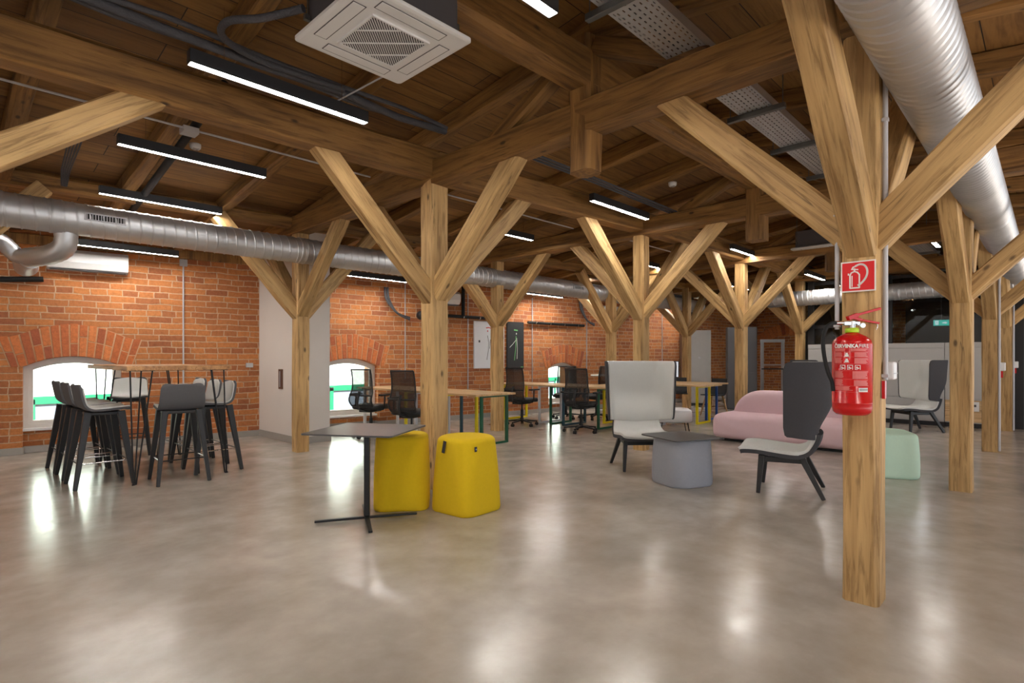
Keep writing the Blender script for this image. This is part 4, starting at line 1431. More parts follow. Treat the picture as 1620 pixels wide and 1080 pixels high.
# shell chairs with pale wooden legs at the far desks
def make_wchair():
    t = thing('side_chair', 'x', 'chair')
    prof = [(-0.21, 0.455), (-0.1, 0.455), (0.08, 0.45), (0.17, 0.50), (0.21, 0.62), (0.235, 0.80)]
    surf(lambda u, v: ((-1 + 2 * u) * lerp(0.21, 0.18, v), poly_at(prof, v)[0] - 0.03 * (2*u-1)**2 * v, poly_at(prof, v)[1]), 10, 20, (-0.015, 0.005), 'seat_shell', M['blackplastic'], t)
    for sx in (-1, 1):
        for sy in (-1, 1):
            MB().bar((sx * 0.21, sy * 0.21, 0), (sx * 0.12, sy * 0.12, 0.445), 0.022, 0.022, 0.034, 0.034).build('leg', M['palewood'], t, bevel=0.005)
    return t
WC, used = make_wchair(), []
place(WC, used, (11.85, 5.30, 0), face(-1, 0.1), 'black chair with pale wooden legs beside the blue framed desk')
place(WC, used, (11.80, 6.12, 0), face(-1, -0.5), 'black shell chair with pale legs tucked behind the blue framed desk')
place(WC, used, (13.9, 4.55, 0), face(-0.8, 0.6), 'black shell chair behind the pink sofa near the steel frame')

# monitor, laptop stand and desk lamp like items on the far desks
mo = thing('monitor', 'computer monitor on the yellow framed desk beside the light lounge chair', 'monitor', (10.20, 5.58, 0.74), math.radians(-60))
MB().box((-0.27, -0.012, 0.12), (0.27, 0.012, 0.45)).build('casing', M['blackplastic'], mo, bevel=0.004)
MB().box((-0.255, -0.0135, 0.135), (0.255, -0.0125, 0.435)).build('screen', M['monitor'], mo)
MB().box((-0.02, 0.0, 0.0), (0.02, 0.02, 0.2)).box((-0.1, -0.07, 0.0), (0.1, 0.09, 0.012)).build('stand', M['blackplastic'], mo)
lt = thing('laptop', 'open laptop seen edge on at the desk behind yellow frame', 'laptop', (10.9, 5.9, 0.74), math.radians(120))
MB().box((-0.16, -0.11, 0), (0.16, 0.11, 0.015)).build('keyboard_base', M['galv_dark'], lt)
MB().bar((0, 0.11, 0.01), (0, 0.19, 0.22), 0.32, 0.008, up=(0, 1, 0)).build('lid', M['galv_dark'], lt)
st = thing('side_table', 'small white raised table top right of the third window', 'table', (11.2, 7.6, 0))
MB().box((-0.3, -0.3, 0.83), (0.3, 0.3, 0.855)).build('top', M['white'], st)
MB().cyl((0, 0, 0.02), (0, 0, 0.83), 0.02).build('pole', M['conduit'], st)
MB().cyl((0, 0, 0.0), (0, 0, 0.02), 0.2, n=24).build('foot', M['conduit'], st)
# ------------------------------------------------------------------ fire extinguisher and its sign
EXC = Vector((3.20, 0.722, 0))
ex = thing('fire_extinguisher', 'red fire extinguisher with black hose hung on the foremost post', 'fire extinguisher', (EXC.x, EXC.y, 0.965), 0)
R_ = 0.088
MB().lathe([(0.0, 0.012), (0.045, 0.0), (0.07, 0.004), (R_ - .004, 0.018), (R_, 0.04), (R_, 0.06), (R_ + .001, 0.061), (R_ + .001, .064), (R_, .065), (R_, 0.352), (R_ - .004, 0.370), (R_ - .02, 0.388), (0.045, 0.402), (0.028, 0.409), (0.024, 0.416), (0.0, 0.416)], 48).build('cylinder', M['red'], ex)
MB().lathe([(0.0, 0.411), (0.030, 0.411), (0.031, 0.416), (0.031, 0.431), (0.027, 0.435), (0.0, 0.435)], 28).build('collar_ring', M['lime'], ex)
# view side directions on the cylinder: front angle faces the camera
FA = math.atan2(-EXC.y, -EXC.x)
vr = Vector((math.sin(THETA), -math.cos(THETA), 0))          # picture right, on the floor plane
MB().cyl((0, 0, 0.43), (0, 0, 0.468), 0.016).bar(-vr * 0.045 + Vector((0, 0, 0.457)), vr * 0.035 + Vector((0, 0, 0.457)), 0.024, 0.022, up=(0, 0, 1)).cyl(-vr * 0.04 + Vector((0, 0, 0.460)), -vr * 0.080 + Vector((0, 0, 0.460)), 0.010, n=12).build('valve', M['chrome'], ex, bevel=0.003)
MB().cyl(vr * 0.035 + Vector((0, 0, .445)) - Vector((0.03, 0.02, 0)), vr * 0.035 + Vector((0, 0, 0.445)) + Vector((0.03, 0.02, 0)) * -1.3, 0.012, n=18).build('gauge', M['chrome'], ex)
up_ = Vector((0, 0, 1))
MB().bar(-vr * 0.022 + up_ * 0.482, vr * 0.025 + up_ * 0.500, 0.026, 0.022, up=(0, 0, 1)).bar(vr * 0.02 + up_ * 0.499, vr * 0.138 + up_ * 0.532, 0.024, 0.012, up=(0, 0, 1)).build('lever', M['red'], ex, bevel=0.002)
MB().bar(vr * 0.0 + up_ * 0.485, vr * 0.045 + up_ * 0.474, 0.024, 0.014, up=(0, 0, 1)).bar(vr * 0.045 + up_ * 0.474, vr * 0.132 + up_ * 0.458, 0.024, 0.010, up=(0, 0, 1)).build('carry_handle', M['red'], ex, bevel=0.002)
MB().tube([tuple(vr * 0.125 + up_ * 0.465), tuple(vr * 0.128 + up_ * 0.44), tuple(vr * 0.12 + up_ * 0.425)], 0.002, 6).build('pin_tie', M['chrome'], ex)
hp = [(-0.080, 0.460), (-0.105, 0.456), (-0.128, 0.435), (-0.142, 0.39), (-0.144, 0.34), (-0.134, 0.27), (-0.118, 0.21), (-0.100, 0.165), (-0.094, 0.12)]
pth = []
for i in range(41):
    a, b = poly_at(hp, i / 40)
    pth.append(tuple(vr * a + up_ * b))
MB().tube(pth, 0.0095, 12).build('hose', M['rubber'], ex)
# bracket to the post
MB().box((0.02, -0.02, 0.33), (0.085, 0.02, 0.37)).build('bracket', M['galv_dark'], ex)

def cyl_map(s, z, r=R_ + 0.0009):
    s = s + 0.006; z = z + 0.008
    a = FA + s / R_
    return (r * math.cos(a), r * math.sin(a), z)
def label_quad(mb, s0, s1, z0, z1, r):
    n = max(1, int((s1 - s0) / 0.012))
    for k in range(n):
        a = s0 + (s1 - s0) * k / n; b = s0 + (s1 - s0) * (k + 1) / n
        mb.add([cyl_map(a, z0, r), cyl_map(b, z0, r), cyl_map(b, z1, r), cyl_map(a, z1, r)], [(0, 1, 2, 3)], True)
rl = R_ + 0.0012
rnd = random.Random(4)
lab = MB(); lab_r = MB()
# blocks of fine print, left and right column
for (z0, z1, s0, s1) in ((0.308, 0.323, -.088, -.034), (0.310, 0.323, -.012, .070), (0.284, 0.304, -.088, -.046), (0.280, 0.304, .004, .070),
                         (0.250, 0.278, -.088, -.046), (0.250, 0.276, .004, .070), (0.178, 0.212, -.088, -.040), (0.174, 0.212, -.004, .070),
                         (0.142, 0.172, -.088, -.042), (0.142, 0.168, .002, .070), (0.116, 0.138, -.088, -.002)):
    z = z1
    while z > z0 + 0.002:
        e_ = s1 - rnd.uniform(0, 0.2) * (s1 - s0)
        label_quad(lab if s0 < -0.05 else lab_r, s0, e_, z - 0.0026, z, rl)
        z -= 0.0034
for zz in (0.306, 0.281, 0.247, 0.215, 0.173, 0.140, 0.110):
    label_quad(lab, -.090, -.012, zz, zz + .0008, rl); label_quad(lab_r, -.012, .072, zz, zz + .0008, rl)
lab.build('fine_print', M['labelred'], ex); lab_r.build('fine_print', M['labelred'], ex)
pic = MB()
for (s, z) in ((-0.028, 0.284), (-0.028, 0.256)):
    label_quad(pic, s - .012, s + .010, z - .001, z + .001, rl + .0003); label_quad(pic, s - .005, s + .005, z, z + 0.018, rl + .0003); label_quad(pic, s - .008, s + .008, z + .002, z + 0.010, rl + .0003)
for k, s in enumerate((-0.058, -0.026, 0.006)):
    z = 0.220
    label_quad(pic, s, s + .024, z + .020, z + .0225, rl + .0003); label_quad(pic, s, s + .0025, z, z + .022, rl + .0003); label_quad(pic, s + .0215, s + .024, z, z + .022, rl + .0003); label_quad(pic, s, s + .012, z, z + .002, rl + .0003)
    label_quad(pic, s + .006, s + .011, z + .005, z + .015, rl + .0003); label_quad(pic, s + .012, s + .018, z + .004, z + .010, rl + .0003)
label_quad(pic, 0.022, 0.066, 0.112, 0.132, rl + .0003)
pic.build('pictograms', M['print'], ex)
bars = MB()
for k in range(12): label_quad(bars, 0.026 + k * 0.0033, 0.0276 + k * 0.0033, 0.118, 0.128, rl + .0006)
bars.build('barcode', M['steelblack'], ex)

def text_mesh(txt, size, bold=0.0, spacing=1.0):
    c = bpy.data.curves.new('lettering', 'FONT')
    c.body = txt; c.size = size; c.align_x = 'LEFT'; c.offset = bold; c.space_character = spacing
    c.resolution_u = 3
    o = bpy.data.objects.new('lettering', c)
    COL.objects.link(o)
    dg = bpy.context.evaluated_depsgraph_get()
    me = bpy.data.meshes.new_from_object(o.evaluated_get(dg))
    bpy.data.objects.remove(o)
    bm = bmesh.new(); bm.from_mesh(me)
    bmesh.ops.triangulate(bm, faces=bm.faces)
    for _ in range(2):
        es = [e for e in bm.edges if e.calc_length() > 0.006]
        if es: bmesh.ops.subdivide_edges(bm, edges=es, cuts=1); bmesh.ops.triangulate(bm, faces=bm.faces)
    bm.to_mesh(me); bm.free()
    return me
x_off = -0.090
for txt, bold in (('ČERVINKA', 0.0011), ('FIRE', 0.0)):
    me = text_mesh(txt, 0.0250, bold, 1.0)
    xs = [v.co.x for v in me.vertices]
    w_ = max(xs) - min(xs)
    tgt = 0.112 if txt.startswith('Č') else 0.047
    k_ = tgt / w_
    mn = min(xs)
    for v in me.vertices:
        s, z = x_off + (v.co.x - mn) * k_, 0.327 + v.co.y
        v.co = cyl_map(s, z, rl + 0.0004)
    x_off += tgt + 0.002
    me.materials.append(M['print'])
    o = bpy.data.objects.new('lettering', me); COL.objects.link(o); o.parent = ex

# sign on the -X face of the post
sg = thing('fire_extinguisher_sign', 'square red sign with white extinguisher symbol on the foremost post', 'sign', (3.279, 0.712, 1.665), math.radians(-1))
# sign plane: local Y is picture-left, Z up; face looks to -X
MB().box((-0.002, -0.078, -0.078), (0.0, 0.078, 0.078)).build('plate', M['print'], sg)
MB().box((-0.0028, -0.0715, -0.0715), (-0.002, 0.0715, 0.0715)).build('red_field', M['redsign'], sg)
def flat(pts_list, name, mat, off):
    mb = MB()
    for pts in pts_list:
        mb.add([(-off, -x, z) for x, z in pts], [tuple(range(len(pts)))])
    return mb.build(name, mat, sg)
def stroke(pts, w):
    out = []
    for a, b in zip(pts[:-1], pts[1:]):
        d = Vector((b[0] - a[0], b[1] - a[1])); d.normalize(); n = Vector((-d.y, d.x)) * w / 2
        a_, b_ = Vector(a) - d * w * 0.2, Vector(b) + d * w * 0.2
        out.append([tuple(a_ - n), tuple(b_ - n), tuple(b_ + n), tuple(a_ + n)])
    return out
S = []
S += stroke([(-0.036, -0.058), (-0.036, 0.008), (-0.03, 0.02), (-0.016, 0.026), (-0.002, 0.02), (0.006, 0.008), (0.006, -0.058), (-0.036, -0.058)], 0.007)
S += stroke([(-0.027, -0.05), (-0.027, 0.004)], 0.005) + stroke([(-0.016, 0.026), (-0.016, 0.04)], 0.008) + stroke([(-0.028, 0.036), (-0.022, 0.048), (-0.008, 0.052)], 0.007)
S += stroke([(-0.026, 0.038), (0.0, 0.034)], 0.006)
arc = [(-0.012, 0.052), (0.006, 0.060), (0.024, 0.056), (0.036, 0.042), (0.041, 0.022), (0.038, 0.0), (0.028, -0.020), (0.012, -0.038), (0.0, -0.046)]
arcs = [poly_at(arc, k / 24) for k in range(25)]
S += stroke(arcs, 0.0095)
S += [[(-0.046, 0.008), (-0.040, 0.008), (-0.040, 0.018), (-0.046, 0.018)]]
flat(S, 'symbol', M['print'], 0.0034)

# ------------------------------------------------------------------ conduits and sockets on the right row of posts
def conduit(label, pts, r=0.010, mat='conduit', clips=(), name='conduit'):
    o = MB().tube(pts, r, 10).build(name, M[mat])
    tag(o, label, 'pipe')
    for c in clips:
        MB().box((c[0] - .014, c[1] - .014, c[2] - .008), (c[0] + .014, c[1] + .014, c[2] + .008)).build('clip', M['conduit'], o)
    return o
conduit('pale conduit climbing the left edge of the foremost post', [(3.31, 0.815, 1.40), (3.31, 0.815, 2.20), (3.31, 0.815, 2.30), (3.34, 0.83, 3.0)], 0.011, clips=[(3.31, 0.815, 1.42), (3.31, 0.815, 2.0)])
conduit('pale conduit down the right side of the foremost post to a socket', [(3.345, 0.607, 1.14), (3.345, 0.607, 3.2)], 0.012, clips=[(3.345, 0.607, 1.16), (3.345, 0.607, 2.45)])
sk = thing('wall_socket', 'white double socket on the right face of the foremost post', 'socket', (3.40, 0.618, 1.14))
MB().box((-0.04, -0.045, 0.0), (0.04, 0.0, 0.09)).build('casing', M['white'], sk, bevel=0.008)
MB().box((-0.045, -0.047, 0.03), (0.045, -0.045, 0.034)).build('lid_line', M['conduit'], sk)
rs = MB().box((3.32, 0.604, 1.045), (3.355, 0.618, 1.135)).build('red_tag', M['red']); tag(rs, 'small red tag below the conduit on the foremost post', 'tag')
for i, (px, py, lab1) in enumerate(((9.80, 0.505, 'pale conduit on the right edge of the third post in the right row'), (12.78, 0.475, 'pale conduit on the right edge of the post before the glass partition'))):
    conduit(lab1, [(px, py, 0.02), (px, py, 2.9)], 0.014, clips=[(px, py, 1.9)])
    s2 = thing('wall_socket', ['white socket on the third post of the right row', 'white socket on the post before the glass partition'][i], 'socket', (px + 0.04, py, 1.08))
    MB().box((-0.04, -0.06, 0.0), (0.05, 0.0, 0.11)).build('casing', M['white'], s2, bevel=0.008)
    r2 = MB().box((px + .01, py - .035, 0.99), (px + .07, py - .01, 1.075)).build('red_tag', M['red']); tag(r2, ['small red tag under the socket of the third right post', 'small red tag under the socket beside the glass partition'][i], 'tag')

# ------------------------------------------------------------------ ceiling cassettes
def make_cassette():
    t = thing('ceiling_cassette', 'x', 'air conditioner')
    W = 0.35
    MB().loft([[(x, y, 0.0) for x, y in rrect(0.66, 0.66, 0.02)], [(x, y, 0.004) for x, y in rrect(0.70, 0.70, 0.025)], [(x, y, 0.022) for x, y in rrect(0.70, 0.70, 0.025)], [(x, y, 0.035) for x, y in rrect(0.66, 0.66, 0.02)]], True, False).build('panel', M['white'], t, bevel=0.002)
    MB().box((-0.29, -0.29, 0.03), (0.29, 0.29, 0.30)).build('casing', M['darkbox'], t, bevel=0.004)
    g = MB()
    g.box((-0.175, -0.175, -0.006), (0.175, 0.175, -0.0))
    bk = g.build('grille_backing', M['darkbox'], t)
    s = MB()
    hw_ = 0.172
    def clipped(c, sgn, w, z0, z1):
        # bar along direction (1, sgn) offset by c, clipped to the square opening
        pts = []
        for q in [i / 60 * 2 * hw_ - hw_ for i in range(61)]:
            y = sgn * q + c
            if -hw_ <= y <= hw_: pts.append((q, y))
        if len(pts) > 1:
            s.bar((pts[0][0], pts[0][1], (z0 + z1) / 2), (pts[-1][0], pts[-1][1], (z0 + z1) / 2), w, z1 - z0, up=(0, 0, 1))
    for k in range(-19, 20):
        clipped(k * 0.0178, 1, 0.0038, -0.010, -0.005)
    for k in (-1, 0, 1):
        clipped(k * 0.17, -1, 0.006, -0.011, -0.005)
    s.box((-0.182, -0.182, -0.011), (-0.172, 0.182, 0)).box((0.172, -0.182, -0.011), (0.182, 0.182, 0)).box((-0.182, -0.182, -0.011), (0.182, -0.172, 0)).box((-0.182, 0.172, -0.011), (0.182, 0.182, 0))
    s.build('grille', M['white'], t)
    for k in range(4):
        m4 = rot_z(math.pi / 2 * k)
        f = MB().box((-0.20, 0.235, -0.004), (0.20, 0.30, 0.0), M4=m4)
        fl_ = f.build('flap', M['white'], t, bevel=0.002)
        MB().box((-0.205, 0.230, -0.002), (0.205, 0.305, -0.0005), M4=m4).build('flap_gap', M['darkbox'], fl_)
    for sx in (-1, 1):
        for sy in (-1, 1):
            MB().cyl((sx * 0.31, sy * 0.26, 0.1), (sx * 0.31, sy * 0.26, 0.6), 0.004, n=6).box((sx * 0.31 - .02, sy * 0.26 - .012, 0.09), (sx * 0.31 + .01, sy * 0.26 + .012, 0.12)).build('hanger', M['galv_dark'], t)
    return t
AC, used = make_cassette(), []
place(AC, used, (1.745, 2.67, 3.0), 0, 'white ceiling cassette air conditioner hanging near the camera', 'ceiling cassettes')
place(AC, used, (10.05, 2.72, 3.0), 0, 'distant white ceiling cassette above the pink sofa', 'ceiling cassettes')

# ------------------------------------------------------------------ wall units, pipes and runs on the brick wall
def on_wall(x, v=0.0, z=0.0):
    """world position at wall coordinate x with v metres into the room"""
    u = uw(x)
    p = wall_m @ Vector((u, -v, z))
    return p
def wall_unit(x, z, W, label, deep=0.22, Hh=0.27):
    p = on_wall(x, 0, z)
    t = thing('wall_air_conditioner', label, 'air conditioner', p, WA, 'white wall air conditioners')
    o = [(0, 0), (0, Hh), (-deep * 0.75, Hh), (-deep, Hh - 0.05), (-deep, 0.10), (-deep * 0.82, 0.02), (-deep * 0.5, 0)]
    vs = [(-W/2, y, z_) for y, z_ in o] + [(W/2, y, z_) for y, z_ in o]
    n = len(o)
    MB().add(vs, [tuple(range(n)), tuple(reversed(range(n, 2*n)))] + [(k, n + k, n + (k+1) % n, (k+1) % n) for k in range(n)]).build('casing', M['white'], t, bevel=0.008)
    MB().box((-W/2 + .03, -deep * 0.8, -0.004), (W/2 - .03, -deep * 0.45, 0.004)).build('outlet_flap', M['darkbox'], t)
    return t
wall_unit(1.52, 2.42, 0.88, 'white wall air conditioner below the duct at far left')
wall_unit(7.10, 2.30, 0.60, 'white wall air conditioner right of the central post')
wall_unit(11.9, 2.27, 0.80, 'white wall air conditioner beside the hanging grey hoses')
for x, z0, z1, lab in ((2.64, 0.62, 2.72, 'thin pale conduit on the brick wall right of the first arch'),
                       (6.28, 0.85, 2.72, 'thin pale conduit left of the central post on the brick wall'),
                       (7.70, 0.45, 2.6, 'thin pale conduit left of the white canvas'),
                       (9.42, 0.45, 2.6, 'thin pale conduit right of the black canvas'),
                       (11.15, 0.45, 2.17, 'thin pale conduit right of the third window'),
                       (14.1, 0.3, 2.6, 'thin pale conduit on the far brick wall past the light chair')):
    a, b = on_wall(x, 0.015, z0), on_wall(x, 0.015, z1)
    o = conduit(lab, [a, b], 0.011)
jb = thing('junction_box', 'small grey junction box at the top of the first conduit', 'junction box', on_wall(2.64, 0.0, 2.62), WA)
MB().box((-0.05, -0.05, 0), (0.05, 0, 0.1)).build('casing', M['conduit'], jb, bevel=0.006)
# black pipe along the wall
for (x0, x1, z, lab) in ((6.95, 8.55, 2.09, 'black pipe on the brick wall left of the black canvas'), (9.25, 11.0, 2.04, 'black pipe on the brick wall above the third window')):
    n_ = 1
    a, b = on_wall(x0, 0.07, z), on_wall(x1, 0.07, z - 0.01)
    o = MB().tube([a, b], 0.032, 12).build('black_pipe', M['rubber']); tag(o, lab, 'pipe')
    for k in range(4):
        q = a.lerp(b, (k + .5) / 4)
        d_ = (b - a).normalized()
        MB().cyl(q - d_ * .01, q + d_ * .01, 0.037, n=14).build('clip', M['chrome'], o)
o = MB().tube([on_wall(7.55, 0.07, 2.09), on_wall(7.55, 0.07, 2.7)], 0.035, 12).build('black_pipe', M['rubber']); tag(o, 'short upright black pipe beside the wall unit by the central post', 'pipe')
o = MB().tube([on_wall(-1.5, 0.08, 2.2), on_wall(0.4, 0.08, 2.22), on_wall(1.05, 0.08, 2.28)], 0.035, 12).build('black_pipe', M['rubber']); tag(o, 'black insulated pipe on brick at the far left edge', 'pipe')
for x, z, lab in ((6.0, 2.55, 'curved grey hoses dropping to the wall left of the central post'), (11.0, 2.62, 'curved grey hoses dropping beside the third window arch')):
    t = thing('flexible_hose', lab, 'hose')
    for k in range(2):
        P = [on_wall(x - 0.12 - .05 * k, 0.10, z), on_wall(x - 0.10 - .05 * k, 0.12, z - 0.22), on_wall(x + 0.06, 0.12, z - 0.46), on_wall(x + 0.34, 0.08, z - 0.54 - .03 * k)]
        MB().tube([poly3(P, i / 20) for i in range(21)] if False else [tuple(0.5*((2*P[min(3,int(s))])+(P[min(3,int(s)+1)]-P[max(0,int(s)-1)])*(s-int(s))+(2*P[max(0,int(s)-1)]-5*P[int(s)]+4*P[min(3,int(s)+1)]-P[min(3,int(s)+2)])*(s-int(s))**2+(3*P[int(s)]-P[max(0,int(s)-1)]-3*P[min(3,int(s)+1)]+P[min(3,int(s)+2)])*(s-int(s))**3)) for s in [i * 2.999 / 20 for i in range(21)]], 0.022, 10).build('hose', M['insul'], t)
sp = MB().lathe([(0, 0), (0.07, 0.0), (0.085, 0.03), (0.085, 0.12), (0.06, 0.14), (0, 0.14)], 24).build('loudspeaker', M['blackplastic'], loc=tuple(on_wall(6.52, 0.14, 2.06)))
sp.rotation_euler = (math.radians(90), 0, WA); tag(sp, 'round black loudspeaker on brick left of the central post', 'loudspeaker')

# canvases
def canvas(x0, x1, z0, z1, mat, label, marks):
    t = thing('canvas', label, 'painting', on_wall(x0, 0.0, z0), WA)
    W = (x1 - x0) / math.cos(WA); H = z1 - z0
    MB().box((0, -0.035, 0), (W, 0.0, H)).build('panel', M[mat], t, bevel=0.003)
    for pts, w, c in marks:
        mb = MB()
        for a, b in zip(pts[:-1], pts[1:]):
            d = Vector((b[0] - a[0], 0, b[1] - a[1])); n = Vector((-d.z, 0, d.x)).normalized() * w / 2
            A = Vector((a[0] * W, -0.037, a[1] * H)); B = Vector((b[0] * W, -0.037, b[1] * H))
            mb.add([tuple(A - n), tuple(B - n), tuple(B + n), tuple(A + n)], [(0, 1, 2, 3)])
        mb.build('paint_dribble', M[c], t)
canvas(7.84, 8.62, 1.03, 2.02, 'artwhite', 'tall white canvas with thin paint dribbles on the brick wall', [
    ([(0.38, 0.86), (0.47, 0.87), (0.58, 0.85)], 0.02, 'redpaint'), ([(0.42, 0.80), (0.45, 0.79)], 0.03, 'redpaint'),
    ([(0.43, 0.70), (0.47, 0.55), (0.46, 0.40), (0.41, 0.18)], 0.012, 'steelblack'), ([(0.53, 0.62), (0.50, 0.42)], 0.012, 'steelblack'), ([(0.14, 0.57), (0.19, 0.575)], 0.045, 'steelblack')])
canvas(8.70, 9.16, 1.00, 2.04, 'artblack', 'tall black canvas with green and white dribbles on the wall', [
    ([(0.40, 0.83), (0.62, 0.82)], 0.025, 'greenpaint'), ([(0.52, 0.76), (0.56, 0.74)], 0.03, 'print'), ([(0.52, 0.70), (0.50, 0.45), (0.42, 0.19)], 0.015, 'greenpaint'),
    ([(0.56, 0.66), (0.60, 0.45), (0.58, 0.22)], 0.012, 'print'), ([(0.52, 0.62), (0.30, 0.52), (0.14, 0.46)], 0.012, 'print'), ([(0.80, 0.045), (0.95, 0.05)], 0.02, 'greenpaint')])

# recess with a hydrant riser on the white pier
nb = thing('recessed_box', 'tall narrow recessed box with red pipe on the white pier', 'box', (3.699, 8.42, 0.78))
MB().box((-0.014, -0.065, 0.0), (0.0, 0.065, 0.30)).box((-0.001, -0.07, 0), (0.001, 0.07, 0.3)).build('frame', M['brownside'], nb)
MB().box((-0.016, -0.045, 0.02), (-0.013, 0.045, 0.28)).build('recess', M['niche'], nb)
MB().cyl((-0.018, 0.0, 0.03), (-0.018, 0.0, 0.27), 0.010).build('pipe', M['cabinet'], nb)

# small electrical things on the brick
b2 = MB().box((-0.05, -0.04, 0), (0.05, 0, 0.07)).build('wall_box', M['conduit'], loc=tuple(on_wall(3.55, 0.0, 1.10))); b2.rotation_euler = (0, 0, WA)
tag(b2, 'small grey electrical box on the brick behind the right stools', 'electrical box')

# ------------------------------------------------------------------ ceiling services
cb = thing('insulated_pipe_bundle', 'dark insulated pipe bundle along the middle ceiling beam', 'pipe')
for k, (dy, dz, r) in enumerate(((0, 0, 0.030), (0.07, 0.02, 0.02), (-0.04, 0.04, 0.018))):
    pts = [(-4 + i * 0.25, 3.98 + dy + 0.012 * math.sin(i * 1.7 + k), 3.30 + dz + 0.012 * math.sin(i * 1.1 + k * 2)) for i in range(30)]
    MB().tube(pts, r, 10).build('pipe', M['insul'], cb)
hs = thing('insulated_hose', 'grey hose looping from the cassette to the pipe bundle', 'hose')
P = [(1.42, 2.95, 3.16), (1.30, 3.20, 3.16), (1.20, 3.45, 3.20), (1.28, 3.72, 3.24), (1.6, 3.88, 3.27), (2.2, 3.9, 3.30)]
MB().tube([tuple(0.5*((2*Vector(P[int(s)]))+(Vector(P[min(5,int(s)+1)])-Vector(P[max(0,int(s)-1)]))*(s-int(s))+(2*Vector(P[max(0,int(s)-1)])-5*Vector(P[int(s)])+4*Vector(P[min(5,int(s)+1)])-Vector(P[min(5,int(s)+2)]))*(s-int(s))**2+(3*Vector(P[int(s)])-Vector(P[max(0,int(s)-1)])-3*Vector(P[min(5,int(s)+1)])+Vector(P[min(5,int(s)+2)]))*(s-int(s))**3)) for s in [i * 4.999 / 40 for i in range(41)]], 0.022, 10).build('hose', M['insul'], hs)
p_ = MB().tube([(1.58, 4.6, 3.36), (1.60, 5.3, 3.27), (1.63, 7.0, 3.06), (1.66, 8.6, 2.86)], 0.035, 10).build('insulated_pipe', M['rubber']); tag(p_, 'black insulated pipe slanting across the roof boards at left', 'pipe')
conduit('thin pale conduit crossing the ceiling boards at left', [(-3, 5.3, 3.20), (3.3, 5.3, 3.20)], 0.009)
conduit('thin pale conduit crossing the second bay ceiling', [(3.6, 5.1, 3.16), (6.6, 5.1, 3.16)], 0.009)
conduit('thin pale conduit crossing the third bay ceiling', [(6.9, 4.9, 3.14), (9.8, 4.9, 3.14)], 0.009)
conduit('thin cable from the near cassette to the pipe bundle', [(2.08, 2.40, 3.02), (2.10, 3.10, 3.12), (2.15, 3.9, 3.2)], 0.006)
cbx = MB().box((-0.06, -0.06, 0), (0.06, 0.06, 0.035)).build('junction_box', M['conduit'], loc=(2.12, 3.12, 3.10)); tag(cbx, 'pale junction box beside the near ceiling cassette', 'junction box')
jb2 = MB().box((-0.06, -0.06, 0), (0.06, 0.06, 0.05)).build('junction_box', M['conduit'], loc=(1.55, 5.34, 3.17)); tag(jb2, 'pale junction box on the ceiling conduit at left', 'junction box')
for (x, y, z, lab, r) in ((1.74, 5.28, 3.365, 'round smoke detector with slots at upper left ceiling', 0.065), (1.78, 5.95, 3.26, 'plain round detector near the second light tube', 0.05), (6.35, 3.37, 3.36, 'round detector above the second bay light tube', 0.05)):
    t = MB().lathe([(0, 0), (r * 0.7, 0), (r * .95, 0.012), (r, 0.03), (r, 0.05), (0, 0.05)], 24).build('smoke_detector', M['white'], loc=(x, y, z)); tag(t, lab, 'smoke detector')
    t2 = MB()
    for k in range(3): t2.box((-r * .5, -0.03 + k * 0.022, -0.001), (r * .5, -0.022 + k * 0.022, 0.002))
    t2.build('slots', M['darkbox'], t)
# dangling cables at far left
dc = thing('cable_loom', 'bunch of grey cables hanging beside the upper left brace', 'cable')
for k in range(5):
    MB().tube([(0.84 + .02 * k, 5.95, 3.16), (0.83 + .02 * k, 6.15, 3.08), (0.85 + .015 * k, 6.6, 2.99), (0.90 + .01 * k, 7.0, 2.94)], 0.007, 6).build('cable', M['insul'], dc)
# blue grey cable conduits in the second bay
cn = thing('cable_conduits', 'pair of grey conduits leading to the second bay light tube', 'pipe')
for k in range(3):
    MB().tube([(3.75, 3.42 + .05 * k, 3.12), (4.9, 3.46 + .05 * k, 3.14), (6.7, 3.5 + 0.05 * k, 3.14)], 0.011, 8).build('conduit', M['insul'], cn)

# cable trays above the tie beams
def tray(x0, x1, y0, y1, z, label, bars):
    t = thing('cable_tray', label, 'cable tray', (x0, y0, z))
    L, W = x1 - x0, y1 - y0
    # perforated plate: rows of slots, built from strips
    mb = MB()
    rows = [(0.0, .016), (.022, .012), (.040, .028), (.076, .026), (.110, .026), (.144, .026), (.178, .028), (.214, .012), (.232, .016)]
    rows = [(a * W / 0.25, b * W / 0.25) for a, b in rows]
    for a, b in rows:
        mb.box((0, a, 0), (L, a + b, 0.0015))
    for (a, b), (c, d) in zip(rows[:-1], rows[1:]):
        n = int(L / 0.055)
        off = rnd.uniform(0, 0.02)
        for k in range(n):
            xa = off + k * L / n
            mb.box((xa, a + b, 0), (min(L, xa + L / n - 0.026), c, 0.0015))
    mb.box((0, 0, 0), (L, 0.0015, 0.06)).box((0, W - .0015, 0), (L, W, 0.06))
    mb.build('perforated_plate', M['galvplate'], t)
    for xb in bars:
        MB().box((xb - x0 - 0.02, -0.09, -0.042), (xb - x0 + 0.02, W + 0.09, -0.002)).build('support_strut', M['galv_dark'], t, bevel=0.003)
        for yy in (-0.07, W + 0.07):
            MB().cyl((xb - x0, yy, -0.04), (xb - x0, yy, 0.45), 0.004, n=6).build('threaded_rod', M['galv_dark'], t)
    cab = MB()
    for k in range(5):
        cab.tube([(0.0 + i * L / 12, 0.04 + k * 0.042 + 0.008 * math.sin(i * 1.3 + k), 0.018) for i in range(13)], 0.010, 6)
    cab.build('cable', M['insul'], t)
M['galvplate'] = plain('galvanised_plate', (196, 198, 200), 0.42, 0.6, var=0.05)
